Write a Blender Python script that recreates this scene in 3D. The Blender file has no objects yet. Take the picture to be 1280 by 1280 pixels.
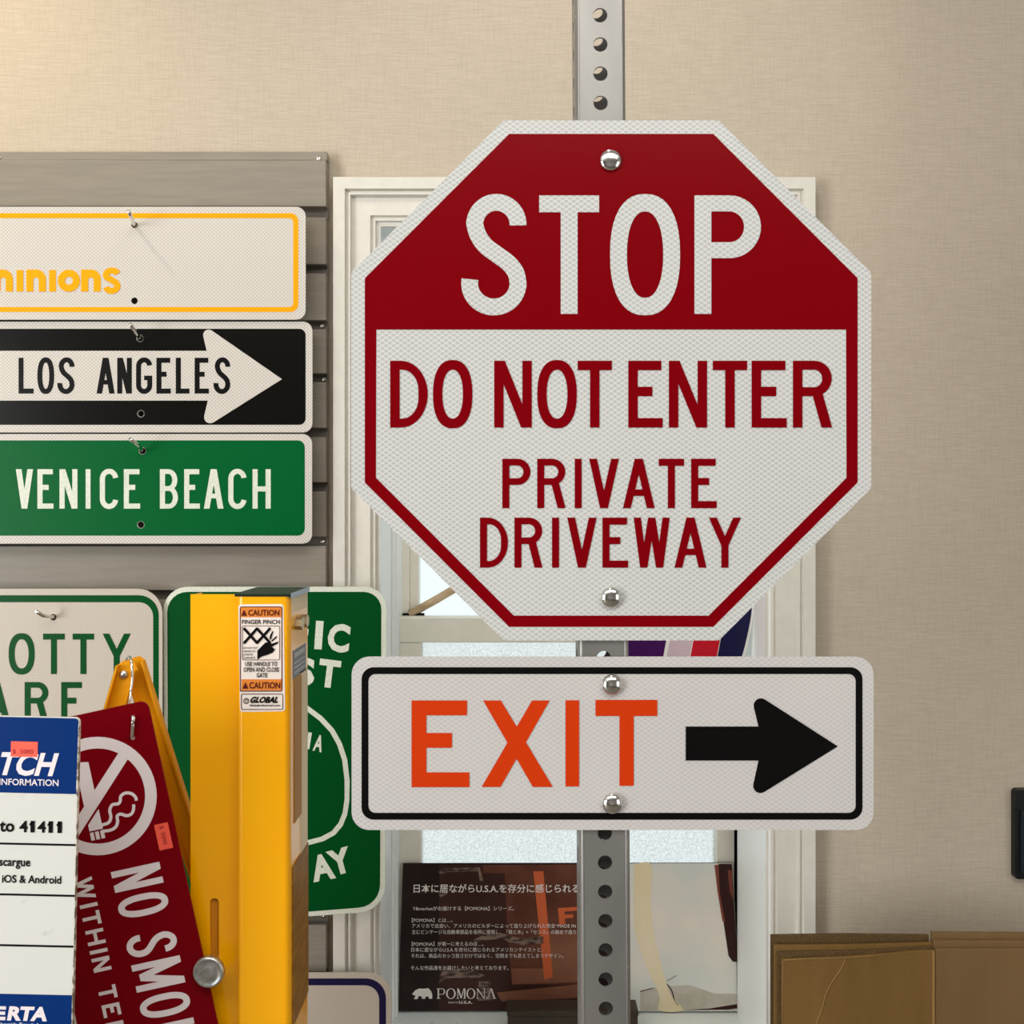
import bpy, math, random
from mathutils import Vector
from mathutils.geometry import tessellate_polygon

random.seed(4)
SC = bpy.context.scene
COL = SC.collection
F = 1183.0          # focal length in pixels of the 1280 px frame
H = 1.40            # camera height
PI = math.pi

# ------------------------------------------------------------------ camera
cam_d = bpy.data.cameras.new('camera')
cam_d.sensor_width = 36.0
cam_d.lens = 36.0 * F / 1280.0
cam = bpy.data.objects.new('camera', cam_d)
cam.location = (0, 0, H)
cam.rotation_euler = (PI / 2, 0, 0)
COL.objects.link(cam)
SC.camera = cam

# ------------------------------------------------------------------ world, light, exposure
SC.view_settings.view_transform = 'Standard'
SC.view_settings.look = 'None'
SC.view_settings.exposure = 0.0
SC.view_settings.gamma = 1.0
SC.view_settings.use_curve_mapping = False
world = bpy.data.worlds.new('daylight')
world.use_nodes = True
SC.world = world
wbg = world.node_tree.nodes['Background']
wbg.inputs['Color'].default_value = (0.93, 0.985, 1.0, 1)
wbg.inputs['Strength'].default_value = 1.08


def lamp(name, kind, loc, target, power, color, **kw):
    l = bpy.data.lights.new(name, kind)
    l.energy = power
    l.color = color
    for k, v in kw.items():
        setattr(l, k, v)
    o = bpy.data.objects.new(name, l)
    o.location = loc
    d = Vector(target) - Vector(loc)
    o.rotation_euler = d.to_track_quat('-Z', 'Y').to_euler()
    COL.objects.link(o)
    return o


lamp('ceiling_spotlight', 'SPOT', (-0.95, 0.90, 2.50), (-0.72, 1.32, 1.75), 17, (1.0, 0.82, 0.56),
     spot_size=math.radians(90), spot_blend=1.0, shadow_soft_size=0.04)
lamp('ceiling_panel_light', 'AREA', (0.0, -0.2, 2.58), (0.0, 0.1, 0.0), 48, (1.0, 0.97, 0.92), shape='RECTANGLE', size=2.4, size_y=1.2)
lamp('upper_wall_fill', 'SPOT', (0.05, 0.72, 2.52), (0.05, 1.32, 1.7), 10, (1.0, 0.93, 0.82),
     spot_size=math.radians(120), spot_blend=1.0, shadow_soft_size=0.06)  # added warm fill to brighten the upper wall, not a known fixture
lamp('shop_front_daylight', 'AREA', (-2.9, -0.9, 1.2), (0.3, 0.2, 1.2), 150, (0.97, 0.99, 1.0), shape='RECTANGLE', size=2.0, size_y=2.0)
lamp('right_fill_light', 'AREA', (2.5, -0.9, 1.3), (0.0, 0.2, 1.2), 22, (0.97, 0.99, 1.0), shape='RECTANGLE', size=2.0, size_y=1.6)  # added weak fill from the right to soften wall shading, not a known window


# ------------------------------------------------------------------ colour and materials
def lin(c):
    c = c / 255.0
    return c / 12.92 if c <= 0.04045 else ((c + 0.055) / 1.055) ** 2.4


ILL = 0.95


def rgb(r, g, b, ill=ILL):
    return tuple(min(0.95, lin(v) / ill) for v in (r, g, b)) + (1.0,)


def mat(name, color, rough=0.5, metal=0.0, spec=0.22, coat=0.0):
    m = bpy.data.materials.new(name)
    m.use_nodes = True
    b = m.node_tree.nodes['Principled BSDF']
    b.inputs['Base Color'].default_value = color
    b.inputs['Roughness'].default_value = rough
    b.inputs['Metallic'].default_value = metal
    b.inputs['Specular IOR Level'].default_value = spec
    if coat:
        b.inputs['Coat Weight'].default_value = coat
        b.inputs['Coat Roughness'].default_value = 0.06
    return m


class NT:
    """small helper for writing node chains"""
    def __init__(self, m):
        self.t = m.node_tree
        self.b = self.t.nodes['Principled BSDF']

    def n(self, kind, **kw):
        x = self.t.nodes.new(kind)
        for k, v in kw.items():
            setattr(x, k, v)
        return x

    def link(self, a, b):
        self.t.links.new(a, b)

    def math(self, op, a, b=None):
        x = self.n('ShaderNodeMath', operation=op)
        for i, v in enumerate((a, b)):
            if v is None:
                continue
            if isinstance(v, (int, float)):
                x.inputs[i].default_value = v
            else:
                self.link(v, x.inputs[i])
        return x.outputs[0]

    def mix(self, fac, a, b):
        x = self.n('ShaderNodeMix', data_type='RGBA')
        for i, v in ((0, fac), (6, a), (7, b)):
            if isinstance(v, (int, float, tuple)):
                x.inputs[i].default_value = v
            else:
                self.link(v, x.inputs[i])
        return x.outputs[2]

    def obj(self):
        return self.n('ShaderNodeTexCoord').outputs['Object']

    def noise(self, vec, scale, detail=2.0, stretch=(1, 1, 1)):
        mp = self.n('ShaderNodeMapping')
        self.link(vec, mp.inputs[0])
        mp.inputs['Scale'].default_value = stretch
        x = self.n('ShaderNodeTexNoise')
        self.link(mp.outputs[0], x.inputs['Vector'])
        x.inputs['Scale'].default_value = scale
        x.inputs['Detail'].default_value = detail
        return x.outputs['Fac']

    def ramp(self, v, a, b):
        x = self.n('ShaderNodeMapRange')
        self.link(v, x.inputs[0])
        x.inputs[1].default_value = a
        x.inputs[2].default_value = b
        return x.outputs[0]

    def bump(self, h, strength, dist=0.001):
        x = self.n('ShaderNodeBump')
        x.inputs['Strength'].default_value = strength
        x.inputs['Distance'].default_value = dist
        self.link(h, x.inputs['Height'])
        self.link(x.outputs[0], self.b.inputs['Normal'])

    def color(self, c):
        self.link(c, self.b.inputs['Base Color'])


def sheeting(name, fill, line, px, pz, w, soft=0.06, rough=0.32, coat=0.0):
    """retroreflective sheeting: a lattice of light diamond lines over a slightly darker fill"""
    m = mat(name, fill, rough, coat=coat)
    t = NT(m)
    sp = t.n('ShaderNodeSeparateXYZ')
    t.link(t.obj(), sp.inputs[0])
    a = t.math('MULTIPLY', sp.outputs[0], 1.0 / px)
    b = t.math('MULTIPLY', sp.outputs[2], 1.0 / pz)
    u = t.math('ABSOLUTE', t.math('SUBTRACT', t.math('FRACT', t.math('ADD', a, b)), 0.5))
    v = t.math('ABSOLUTE', t.math('SUBTRACT', t.math('FRACT', t.math('SUBTRACT', a, b)), 0.5))
    e = t.math('MAXIMUM', u, v)
    f = t.ramp(e, 0.5 - w - soft, 0.5 - w + soft)
    big = t.noise(t.obj(), 9.0, 2.0)
    fill2 = t.mix(t.ramp(big, 0.35, 0.65), fill, tuple(x * 1.05 for x in fill[:3]) + (1,))
    t.color(t.mix(f, fill2, line))
    return m


def dots(name, base, dot, px, pz, r):
    """fine prismatic sheeting: small grey dots set in a diamond order"""
    m = mat(name, base, 0.35)
    t = NT(m)
    sp = t.n('ShaderNodeSeparateXYZ')
    t.link(t.obj(), sp.inputs[0])
    a = t.math('MULTIPLY', sp.outputs[0], 1.0 / px)
    b = t.math('MULTIPLY', sp.outputs[2], 1.0 / pz)
    u = t.math('SUBTRACT', t.math('FRACT', t.math('ADD', a, b)), 0.5)
    v = t.math('SUBTRACT', t.math('FRACT', t.math('SUBTRACT', a, b)), 0.5)
    d = t.math('SQRT', t.math('ADD', t.math('MULTIPLY', u, u), t.math('MULTIPLY', v, v)))
    t.color(t.mix(t.ramp(d, r - 0.1, r + 0.1), dot, base))
    return m


def speckled(name, c1, c2, scale, lo, hi, rough=0.5, stretch=(1, 1, 1), bump=0.0, metal=0.0, coat=0.0, detail=3.0, spec=0.22):
    m = mat(name, c1, rough, metal, spec, coat)
    t = NT(m)
    n = t.noise(t.obj(), scale, detail, stretch)
    t.color(t.mix(t.ramp(n, lo, hi), c1, c2))
    if bump:
        t.bump(n, bump)
    return m


M = {}
M['sheet'] = sheeting('diamond_sheeting', rgb(172, 172, 169), rgb(206, 205, 202), 0.0066, 0.0047, 0.09)
M['sheet2'] = sheeting('diamond_sheeting_fine', rgb(178, 174, 171), rgb(196, 192, 189), 0.0064, 0.0043, 0.09)
M['dot'] = dots('dotted_sheeting', rgb(200, 195, 187), rgb(164, 156, 150), 0.0052, 0.0046, 0.24)
M['dotg'] = dots('dotted_sheeting_cream', rgb(190, 181, 168), rgb(168, 157, 143), 0.0046, 0.0042, 0.24)
M['red'] = mat('sign_red_ink', rgb(114, 0, 8), 0.25, spec=0.07)
M['orange'] = mat('sign_orange_ink', rgb(192, 50, 0), 0.4)
M['black'] = mat('sign_black_ink', rgb(9, 8, 8), 0.35, spec=0.12)
M['black_gloss'] = mat('sign_black_field', rgb(12, 11, 8), 0.25, spec=0.12)
M['green'] = mat('sign_green_ink', rgb(0, 88, 40), 0.3, spec=0.09)
M['green2'] = mat('sign_dark_green_ink', rgb(0, 70, 28), 0.3, spec=0.09)
M['signyellow'] = mat('sign_yellow_ink', rgb(244, 158, 0), 0.4, spec=0.1)
M['letterwhite'] = speckled('letter_white', rgb(200, 206, 190), rgb(212, 215, 203), 300, .4, .6, 0.35)
M['aluminium'] = mat('aluminium_back', rgb(150, 150, 150), 0.4, 0.8)
M['navy'] = mat('sign_navy_ink', rgb(26, 22, 62), 0.35)
M['chrome'] = mat('chrome', (0.78, 0.77, 0.74, 1), 0.10, 1.0)
M['zinc'] = speckled('zinc_bolt', (0.45, 0.47, 0.46, 1), (0.66, 0.67, 0.66, 1), 160, .35, .65, 0.32, metal=0.9)
M['wire'] = mat('steel_wire', (0.55, 0.52, 0.47, 1), 0.22, 1.0)

# galvanised post
m = mat('galvanised_steel', rgb(158, 153, 147), 0.40, 0.62)
t = NT(m)
n1 = t.noise(t.obj(), 22, 4, (1, 1, 0.35))
n2 = t.noise(t.obj(), 260, 3)
c = t.mix(t.ramp(n1, .3, .7), rgb(132, 130, 127), rgb(146, 144, 140))
c = t.mix(t.ramp(n2, .70, .76), c, rgb(205, 200, 192))
t.color(c)
M['galv'] = m

# woven wallpaper
m = mat('woven_wallpaper', rgb(188, 171, 147), 0.75, spec=0.25)
t = NT(m)
o = t.obj()
nh = t.noise(o, 1.0, 2, (40, 1, 640))
nv = t.noise(o, 1.0, 2, (640, 1, 40))
nb = t.noise(o, 9, 2)
c = t.mix(t.ramp(nh, .25, .75), rgb(176, 163, 146), rgb(190, 178, 160))
c = t.mix(t.math('MULTIPLY', t.ramp(nv, .45, .75), 0.45), c, rgb(168, 154, 136))
t.color(c)
t.bump(t.math('ADD', nh, nv), 0.15, 0.0005)
M['wallpaper'] = m

M['slat'] = speckled('slat_wall_laminate', rgb(131, 124, 113), rgb(138, 130, 118), 30, .35, .65, 0.38, (0.5, 1, 6))
M['slat_dark'] = mat('slat_groove_liner', rgb(96, 90, 82), 0.5)
M['trim'] = speckled('white_trim_paint', rgb(206, 202, 192), rgb(212, 208, 198), 60, .3, .7, 0.4)
M['sash'] = speckled('sash_paint', rgb(226, 222, 208), rgb(232, 228, 216), 40, .3, .7, 0.45)
M['jamb'] = mat('jamb_paint', rgb(236, 238, 236), 0.4)
m = mat('window_sill_paint', rgb(228, 234, 232), 0.35)
t = NT(m)
sp1 = t.noise(t.obj(), 190, 2)
t.color(t.mix(t.ramp(sp1, .72, .76), rgb(228, 234, 232), rgb(60, 64, 62)))
M['sill'] = m
M['gasket'] = mat('black_gasket', rgb(14, 14, 14), 0.7)


def frosted(name, tint, grain, lo):
    m = bpy.data.materials.new(name)
    m.use_nodes = True
    t = NT(m)
    b = t.b
    b.inputs['Roughness'].default_value = 0.55
    b.inputs['Transmission Weight'].default_value = 1.0
    b.inputs['IOR'].default_value = 1.15
    b.inputs['Specular IOR Level'].default_value = 0.2
    n = t.noise(t.obj(), grain, 3)
    t.color(t.mix(t.ramp(n, .35, .65), lo, tint))
    t.bump(n, 0.5, 0.002)
    return m


M['glass_up'] = frosted('frosted_glass_plain', (0.93, 0.985, 0.98, 1), 60, (0.90, 0.955, 0.95, 1))
M['glass_low'] = frosted('frosted_glass_grained', (0.93, 0.96, 0.95, 1), 330, (0.56, 0.60, 0.59, 1))

M['wood'] = speckled('raw_wood', rgb(176, 150, 116), rgb(214, 190, 156), 20, .3, .7, 0.6, (0.4, 6, 6))
M['darkblock'] = speckled('dark_brown_block', rgb(52, 44, 36), rgb(66, 56, 46), 20, .3, .7, 0.5)
M['purple'] = mat('ink_purple', rgb(62, 14, 82), 0.3)
M['pink'] = mat('ink_pale_pink', rgb(200, 178, 186), 0.3)
M['inkred'] = mat('ink_bright_red', rgb(186, 22, 40), 0.3)
M['inknavy'] = mat('ink_navy', rgb(22, 22, 62), 0.3)
M['white'] = mat('plain_white', rgb(226, 224, 218), 0.4)

# cardboard
m = mat('cardboard', rgb(128, 98, 54), 0.72, spec=0.25)
t = NT(m)
n1 = t.noise(t.obj(), 40, 3, (1, 1, 0.15))
n2 = t.noise(t.obj(), 500, 2, (0.2, 1, 1))
c = t.mix(t.ramp(n1, .3, .7), rgb(112, 84, 40), rgb(120, 91, 48))
c = t.mix(t.math('MULTIPLY', t.ramp(n2, .4, .7), 0.25), c, rgb(106, 78, 40))
t.color(c)
M['card'] = m
M['card2'] = speckled('cardboard_greyer', rgb(112, 86, 54), rgb(118, 92, 60), 40, .3, .7, 0.75, (1, 1, .15))
M['cardedge'] = speckled('cardboard_cut_edge', rgb(84, 64, 38), rgb(112, 88, 54), 420, .5, .7, 0.8, (1, 1, 1.2))
M['crease'] = mat('cardboard_crease', rgb(134, 104, 58), 0.6)

M['gate'] = speckled('yellow_enamel', rgb(250, 166, 0), rgb(255, 172, 0), 12, .3, .7, 0.2, spec=0.6)
M['gate_bar'] = mat('yellow_enamel_bar', rgb(224, 152, 14), 0.34)
M['cap'] = mat('dark_green_cap', rgb(24, 40, 28), 0.35)
M['capedge'] = mat('cap_edge_grey', rgb(128, 142, 158), 0.3)
M['tape'] = mat('cream_tape_residue', rgb(226, 206, 172), 0.6, spec=0.1)
M['tan'] = mat('tan_tape', rgb(176, 128, 62), 0.55, spec=0.1)
M['amber'] = speckled('brown_packing_tape', rgb(128, 84, 14), rgb(154, 106, 30), 30, .35, .65, 0.5, (1, 1, 4))
M['brass'] = mat('brass_nut', (0.45, 0.36, 0.2, 1), 0.35, 0.9)
M['greylabel'] = mat('grey_label', rgb(98, 98, 98), 0.4)
M['palegrey'] = mat('pale_grey_print', rgb(160, 160, 160), 0.4)
M['sticker'] = mat('sticker_white', rgb(228, 216, 206), 0.4)
M['cautionorange'] = mat('caution_orange', rgb(214, 126, 50), 0.4)
M['cautionred'] = mat('caution_dark_print', rgb(84, 18, 16), 0.4)
M['slot'] = mat('slot_interior', rgb(190, 120, 20), 0.6)

M['bluesign'] = mat('sign_blue_paint', rgb(6, 44, 104), 0.3, spec=0.09)
m = mat('worn_white_paint', rgb(206, 205, 198), 0.4)
t = NT(m)
n1 = t.noise(t.obj(), 36, 4)
n2 = t.noise(t.obj(), 7, 2)
f = t.math('MULTIPLY', t.ramp(n1, .60, .66), t.ramp(n2, .5, .6))
t.color(t.mix(t.math('MULTIPLY', f, 0.7), rgb(206, 205, 198), rgb(140, 136, 128)))
M['worn'] = m
M['wornedge'] = speckled('worn_sign_edge', rgb(206, 200, 190), rgb(110, 96, 84), 130, .45, .6, 0.6)
M['nosmoke'] = mat('maroon_sign_paint', rgb(116, 0, 14), 0.3, spec=0.09)
M['smokewhite'] = mat('sign_white_paint', rgb(226, 216, 218), 0.35)
M['price'] = mat('price_sticker_red', rgb(250, 94, 74), 0.5)
M['priceink'] = mat('price_sticker_ink', rgb(150, 40, 44), 0.5)

M['pdark'] = speckled('print_dark', rgb(34, 25, 24), rgb(42, 30, 28), 14, .4, .6, 0.3)
M['pbrown'] = speckled('print_brown_leather', rgb(86, 48, 38), rgb(108, 66, 52), 16, .35, .65, 0.3)
M['pbrown2'] = speckled('print_dark_brown', rgb(56, 34, 29), rgb(68, 42, 36), 16, .35, .65, 0.3)
M['pbrown3'] = speckled('print_tan_brown', rgb(124, 80, 62), rgb(146, 100, 78), 12, .35, .65, 0.3)
M['porange'] = mat('print_orange', rgb(204, 100, 60), 0.3)
M['ptext'] = mat('print_text', rgb(236, 228, 222), 0.4)
M['pmetal'] = speckled('print_metal', rgb(60, 48, 44), rgb(136, 114, 102), 60, .4, .6, 0.3, (1, 1, 3))
m = mat('print_pale', rgb(178, 176, 168), 0.25)
t = NT(m)
n1 = t.noise(t.obj(), 11, 2)
t.color(t.mix(t.ramp(n1, .3, .7), rgb(232, 224, 214), rgb(212, 217, 212)))
M['ppale'] = m
M['pskin'] = speckled('print_skin', rgb(226, 210, 174), rgb(236, 222, 192), 14, .35, .65, 0.25, (1, 1, .4))
M['pshade'] = speckled('print_grey_shade', rgb(178, 172, 160), rgb(200, 194, 182), 25, .35, .65, 0.25)
M['pmaroon'] = mat('print_maroon', rgb(52, 22, 22), 0.25)
M['predbrown'] = mat('print_red_brown', rgb(128, 66, 52), 0.25)
M['floor'] = speckled('floor_boards', rgb(104, 98, 90), rgb(118, 110, 100), 6, .3, .7, 0.5, (6, 0.6, 1))
M['ceiling'] = mat('ceiling_paint', rgb(190, 188, 184), 0.8)
M['plastic'] = mat('black_plastic', rgb(20, 24, 24), 0.35)
M['plastic2'] = mat('black_plastic_inset', rgb(30, 38, 42), 0.25)


# ------------------------------------------------------------------ mesh building
class MB:
    def __init__(self):
        self.v, self.f, self.s = [], [], []

    def add(self, vs, fs, smooth=False):
        b = len(self.v)
        self.v += [tuple(v) for v in vs]
        self.f += [tuple(i + b for i in f) for f in fs]
        self.s += [smooth] * len(fs)
        return self

    def box(self, x0, x1, y0, y1, z0, z1):
        x0, x1 = min(x0, x1), max(x0, x1)
        y0, y1 = min(y0, y1), max(y0, y1)
        z0, z1 = min(z0, z1), max(z0, z1)
        v = [(x0, y0, z0), (x1, y0, z0), (x1, y1, z0), (x0, y1, z0), (x0, y0, z1), (x1, y0, z1), (x1, y1, z1), (x0, y1, z1)]
        return self.add(v, [(0, 3, 2, 1), (4, 5, 6, 7), (0, 1, 5, 4), (1, 2, 6, 5), (2, 3, 7, 6), (3, 0, 4, 7)])

    def poly(self, loops, yf, yb):
        """prism of a 2D outline (x, z) with holes; front at y = yf (towards the camera), back at y = yb"""
        flat = [p for l in loops for p in l]
        n = len(flat)
        tris = tessellate_polygon([[Vector((p[0], p[1], 0)) for p in l] for l in loops])
        fs = []
        for a, b, c in tris:
            A, B, C = flat[a], flat[b], flat[c]
            cr = (B[0] - A[0]) * (C[1] - A[1]) - (B[1] - A[1]) * (C[0] - A[0])
            if cr < 0:
                b, c = c, b
            fs.append((a, b, c))                     # normal -Y when counter-clockwise in (x, z)
            fs.append((a + n, c + n, b + n))
        k = 0
        for li, l in enumerate(loops):
            m_ = len(l)
            ar = sum(l[i][0] * l[(i + 1) % m_][1] - l[(i + 1) % m_][0] * l[i][1] for i in range(m_))
            ccw = (ar > 0) == (li == 0)
            for i in range(m_):
                a, b = k + i, k + (i + 1) % m_
                fs.append((a, a + n, b + n, b) if ccw else (b, b + n, a + n, a))
            k += m_
        return self.add([(p[0], yf, p[1]) for p in flat] + [(p[0], yb, p[1]) for p in flat], fs)

    def plan(self, pts, z0, z1, smooth=False):
        """vertical prism of a plan outline (x, y)"""
        n = len(pts)
        ar = sum(pts[i][0] * pts[(i + 1) % n][1] - pts[(i + 1) % n][0] * pts[i][1] for i in range(n))
        if ar < 0:
            pts = pts[::-1]
        fs = [(i, (i + 1) % n, (i + 1) % n + n, i + n) for i in range(n)]
        b = len(self.v)
        self.add([(p[0], p[1], z0) for p in pts] + [(p[0], p[1], z1) for p in pts], fs, smooth)
        tr = tessellate_polygon([[Vector((p[0], p[1], 0)) for p in pts]])
        for a, c, d in tr:
            A, B, C = pts[a], pts[c], pts[d]
            if (B[0] - A[0]) * (C[1] - A[1]) - (B[1] - A[1]) * (C[0] - A[0]) < 0:
                c, d = d, c
            self.f.append((a + n + b, c + n + b, d + n + b)); self.s.append(False)
            self.f.append((a + b, d + b, c + b)); self.s.append(False)
        return self

    def lathe(self, cx, cz, prof, seg=28):
        """profile of (radius, y) turned about the Y axis through (cx, cz)"""
        vs, fs = [], []
        for r, y in prof:
            for k in range(seg):
                a = 2 * PI * k / seg
                vs.append((cx + r * math.cos(a), y, cz + r * math.sin(a)))
        for j in range(len(prof) - 1):
            for k in range(seg):
                a, b = j * seg + k, j * seg + (k + 1) % seg
                fs.append((a, b, b + seg, a + seg))
        return self.add(vs, fs, True)

    def tube(self, pts, r, seg=10, taper=None):
        pts = [Vector(p) for p in pts]
        vs, fs = [], []
        up = Vector((0.3, 0.9, 0.2)).normalized()
        for i, p in enumerate(pts):
            d = (pts[min(i + 1, len(pts) - 1)] - pts[max(i - 1, 0)]).normalized()
            u = d.cross(up).normalized()
            w = d.cross(u)
            rr = r if taper is None else r * taper[i]
            for k in range(seg):
                a = 2 * PI * k / seg
                vs.append(p + (u * math.cos(a) + w * math.sin(a)) * rr)
        for j in range(len(pts) - 1):
            for k in range(seg):
                a, b = j * seg + k, j * seg + (k + 1) % seg
                fs.append((a, a + seg, b + seg, b))
        n = len(pts)
        fs.append(tuple(range(seg)))
        fs.append(tuple((n - 1) * seg + k for k in reversed(range(seg))))
        return self.add(vs, fs, True)

    def build(self, name, m, parent=None, label=None, bevel=0.0):
        me = bpy.data.meshes.new(name)
        me.from_pydata(self.v, [], self.f)
        me.materials.append(M[m] if isinstance(m, str) else m)
        me.polygons.foreach_set('use_smooth', self.s)
        me.update()
        o = bpy.data.objects.new(name, me)
        COL.objects.link(o)
        if parent is not None:
            o.parent = parent
        if label:
            o['label'] = label
        if bevel:
            b = o.modifiers.new('bevel', 'BEVEL')
            b.width = bevel
            b.segments = 2
            b.limit_method = 'ANGLE'
        return o


def thing(name, label, cat, loc, group=None, rot=None):
    o = bpy.data.objects.new(name, None)
    o.empty_display_size = 0.05
    COL.objects.link(o)
    o.location = loc
    if rot:
        o.rotation_euler = rot
    o['label'] = label
    o['category'] = cat
    if group:
        o['group'] = group
    return o


def struct(o):
    o['kind'] = 'structure'
    return o


def at(px, py, d):
    return Vector(((px - 640) / F * d, d, H + (640 - py) / F * d))


# ------------------------------------------------------------------ 2D outlines (pixel units, y down)
def rrect(x0, y0, x1, y1, r, n=8):
    out = []
    for cx, cy, a0 in ((x1 - r, y0 + r, -90), (x1 - r, y1 - r, 0), (x0 + r, y1 - r, 90), (x0 + r, y0 + r, 180)):
        for k in range(n + 1):
            a = math.radians(a0 + 90 * k / n)
            out.append((cx + r * math.cos(a), cy + r * math.sin(a)))
    return out


def rect(x0, y0, x1, y1):
    return [(x0, y0), (x1, y0), (x1, y1), (x0, y1)]


def circ(cx, cy, r, n=28, ry=None):
    ry = ry or r
    return [(cx + r * math.cos(2 * PI * k / n), cy + ry * math.sin(2 * PI * k / n)) for k in range(n)]


def octagon(cx, cy, a):
    q = a * math.tan(PI / 8)
    return [(cx - q, cy - a), (cx + q, cy - a), (cx + a, cy - q), (cx + a, cy + q), (cx + q, cy + a), (cx - q, cy + a), (cx - a, cy + q), (cx - a, cy - q)]


def round_poly(pts, radii, n=6):
    """corner-rounded polygon; radii per vertex (0 keeps it sharp)"""
    out = []
    N = len(pts)
    for i, p in enumerate(pts):
        r = radii[i] if isinstance(radii, (list, tuple)) else radii
        if r <= 0:
            out.append(p)
            continue
        P = Vector(p); A = Vector(pts[i - 1]) - P; B = Vector(pts[(i + 1) % N]) - P
        a, b = A.normalized(), B.normalized()
        ang = a.angle(b)
        tl = min(r / math.tan(ang / 2), A.length * .49, B.length * .49)
        rr = tl * math.tan(ang / 2)
        c = P + (a + b).normalized() * (rr / math.sin(ang / 2))
        s, e = P + a * tl - c, P + b * tl - c
        a0 = math.atan2(s.y, s.x)
        da = math.atan2(e.y, e.x) - a0
        while da > PI: da -= 2 * PI
        while da < -PI: da += 2 * PI
        for k in range(n + 1):
            th = a0 + da * k / n
            out.append((c.x + rr * math.cos(th), c.y + rr * math.sin(th)))
    return out


def stroke(path, w, w1=None):
    """outline of a constant-width pen stroke along a path (butt ends)"""
    L, R = [], []
    n = len(path)
    for i, p in enumerate(path):
        a, b = path[max(i - 1, 0)], path[min(i + 1, n - 1)]
        d = Vector((b[0] - a[0], b[1] - a[1]))
        d.normalize()
        h = w / 2 if w1 is None else (w + (w1 - w) * i / (n - 1)) / 2
        L.append((p[0] - d.y * h, p[1] + d.x * h))
        R.append((p[0] + d.y * h, p[1] - d.x * h))
    return L + R[::-1]


def arc(cx, cy, rx, ry, a0, a1, n=16):
    return [(cx + rx * math.cos(math.radians(a0 + (a1 - a0) * k / n)), cy + ry * math.sin(math.radians(a0 + (a1 - a0) * k / n))) for k in range(n + 1)]


def superell(x0, y0, x1, y1, e=2.35, n=40):
    cx, cy, rx, ry = (x0 + x1) / 2, (y0 + y1) / 2, (x1 - x0) / 2, (y1 - y0) / 2
    out = []
    for k in range(n):
        a = 2 * PI * k / n
        c, s = math.cos(a), math.sin(a)
        out.append((cx + rx * math.copysign(abs(c) ** (2 / e), c), cy + ry * math.copysign(abs(s) ** (2 / e), s)))
    return out


def smooth(pts, n=5):
    out = []
    P_ = [Vector(p) for p in pts]
    P_ = [2 * P_[0] - P_[1]] + P_ + [2 * P_[-1] - P_[-2]]
    for i in range(1, len(P_) - 2):
        for k in range(n):
            t_ = k / n
            a, b_, c2, d = P_[i - 1], P_[i], P_[i + 1], P_[i + 2]
            q = .5 * ((2 * b_) + (c2 - a) * t_ + (2 * a - 5 * b_ + 4 * c2 - d) * t_ ** 2 + (3 * b_ - a - 3 * c2 + d) * t_ ** 3)
            out.append((q.x, q.y))
    out.append(tuple(P_[-2]))
    return out


def bowl(x0, y0, x1, y1, rx):
    """D outline: straight on the left, elliptical corners on the right"""
    ry = min((y1 - y0) / 2, rx * 1.25)
    return [(x0, y0)] + arc(x1 - rx, y0 + ry, rx, ry, -90, 0, 10) + arc(x1 - rx, y1 - ry, rx, ry, 0, 90, 10) + [(x0, y1)]


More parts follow.
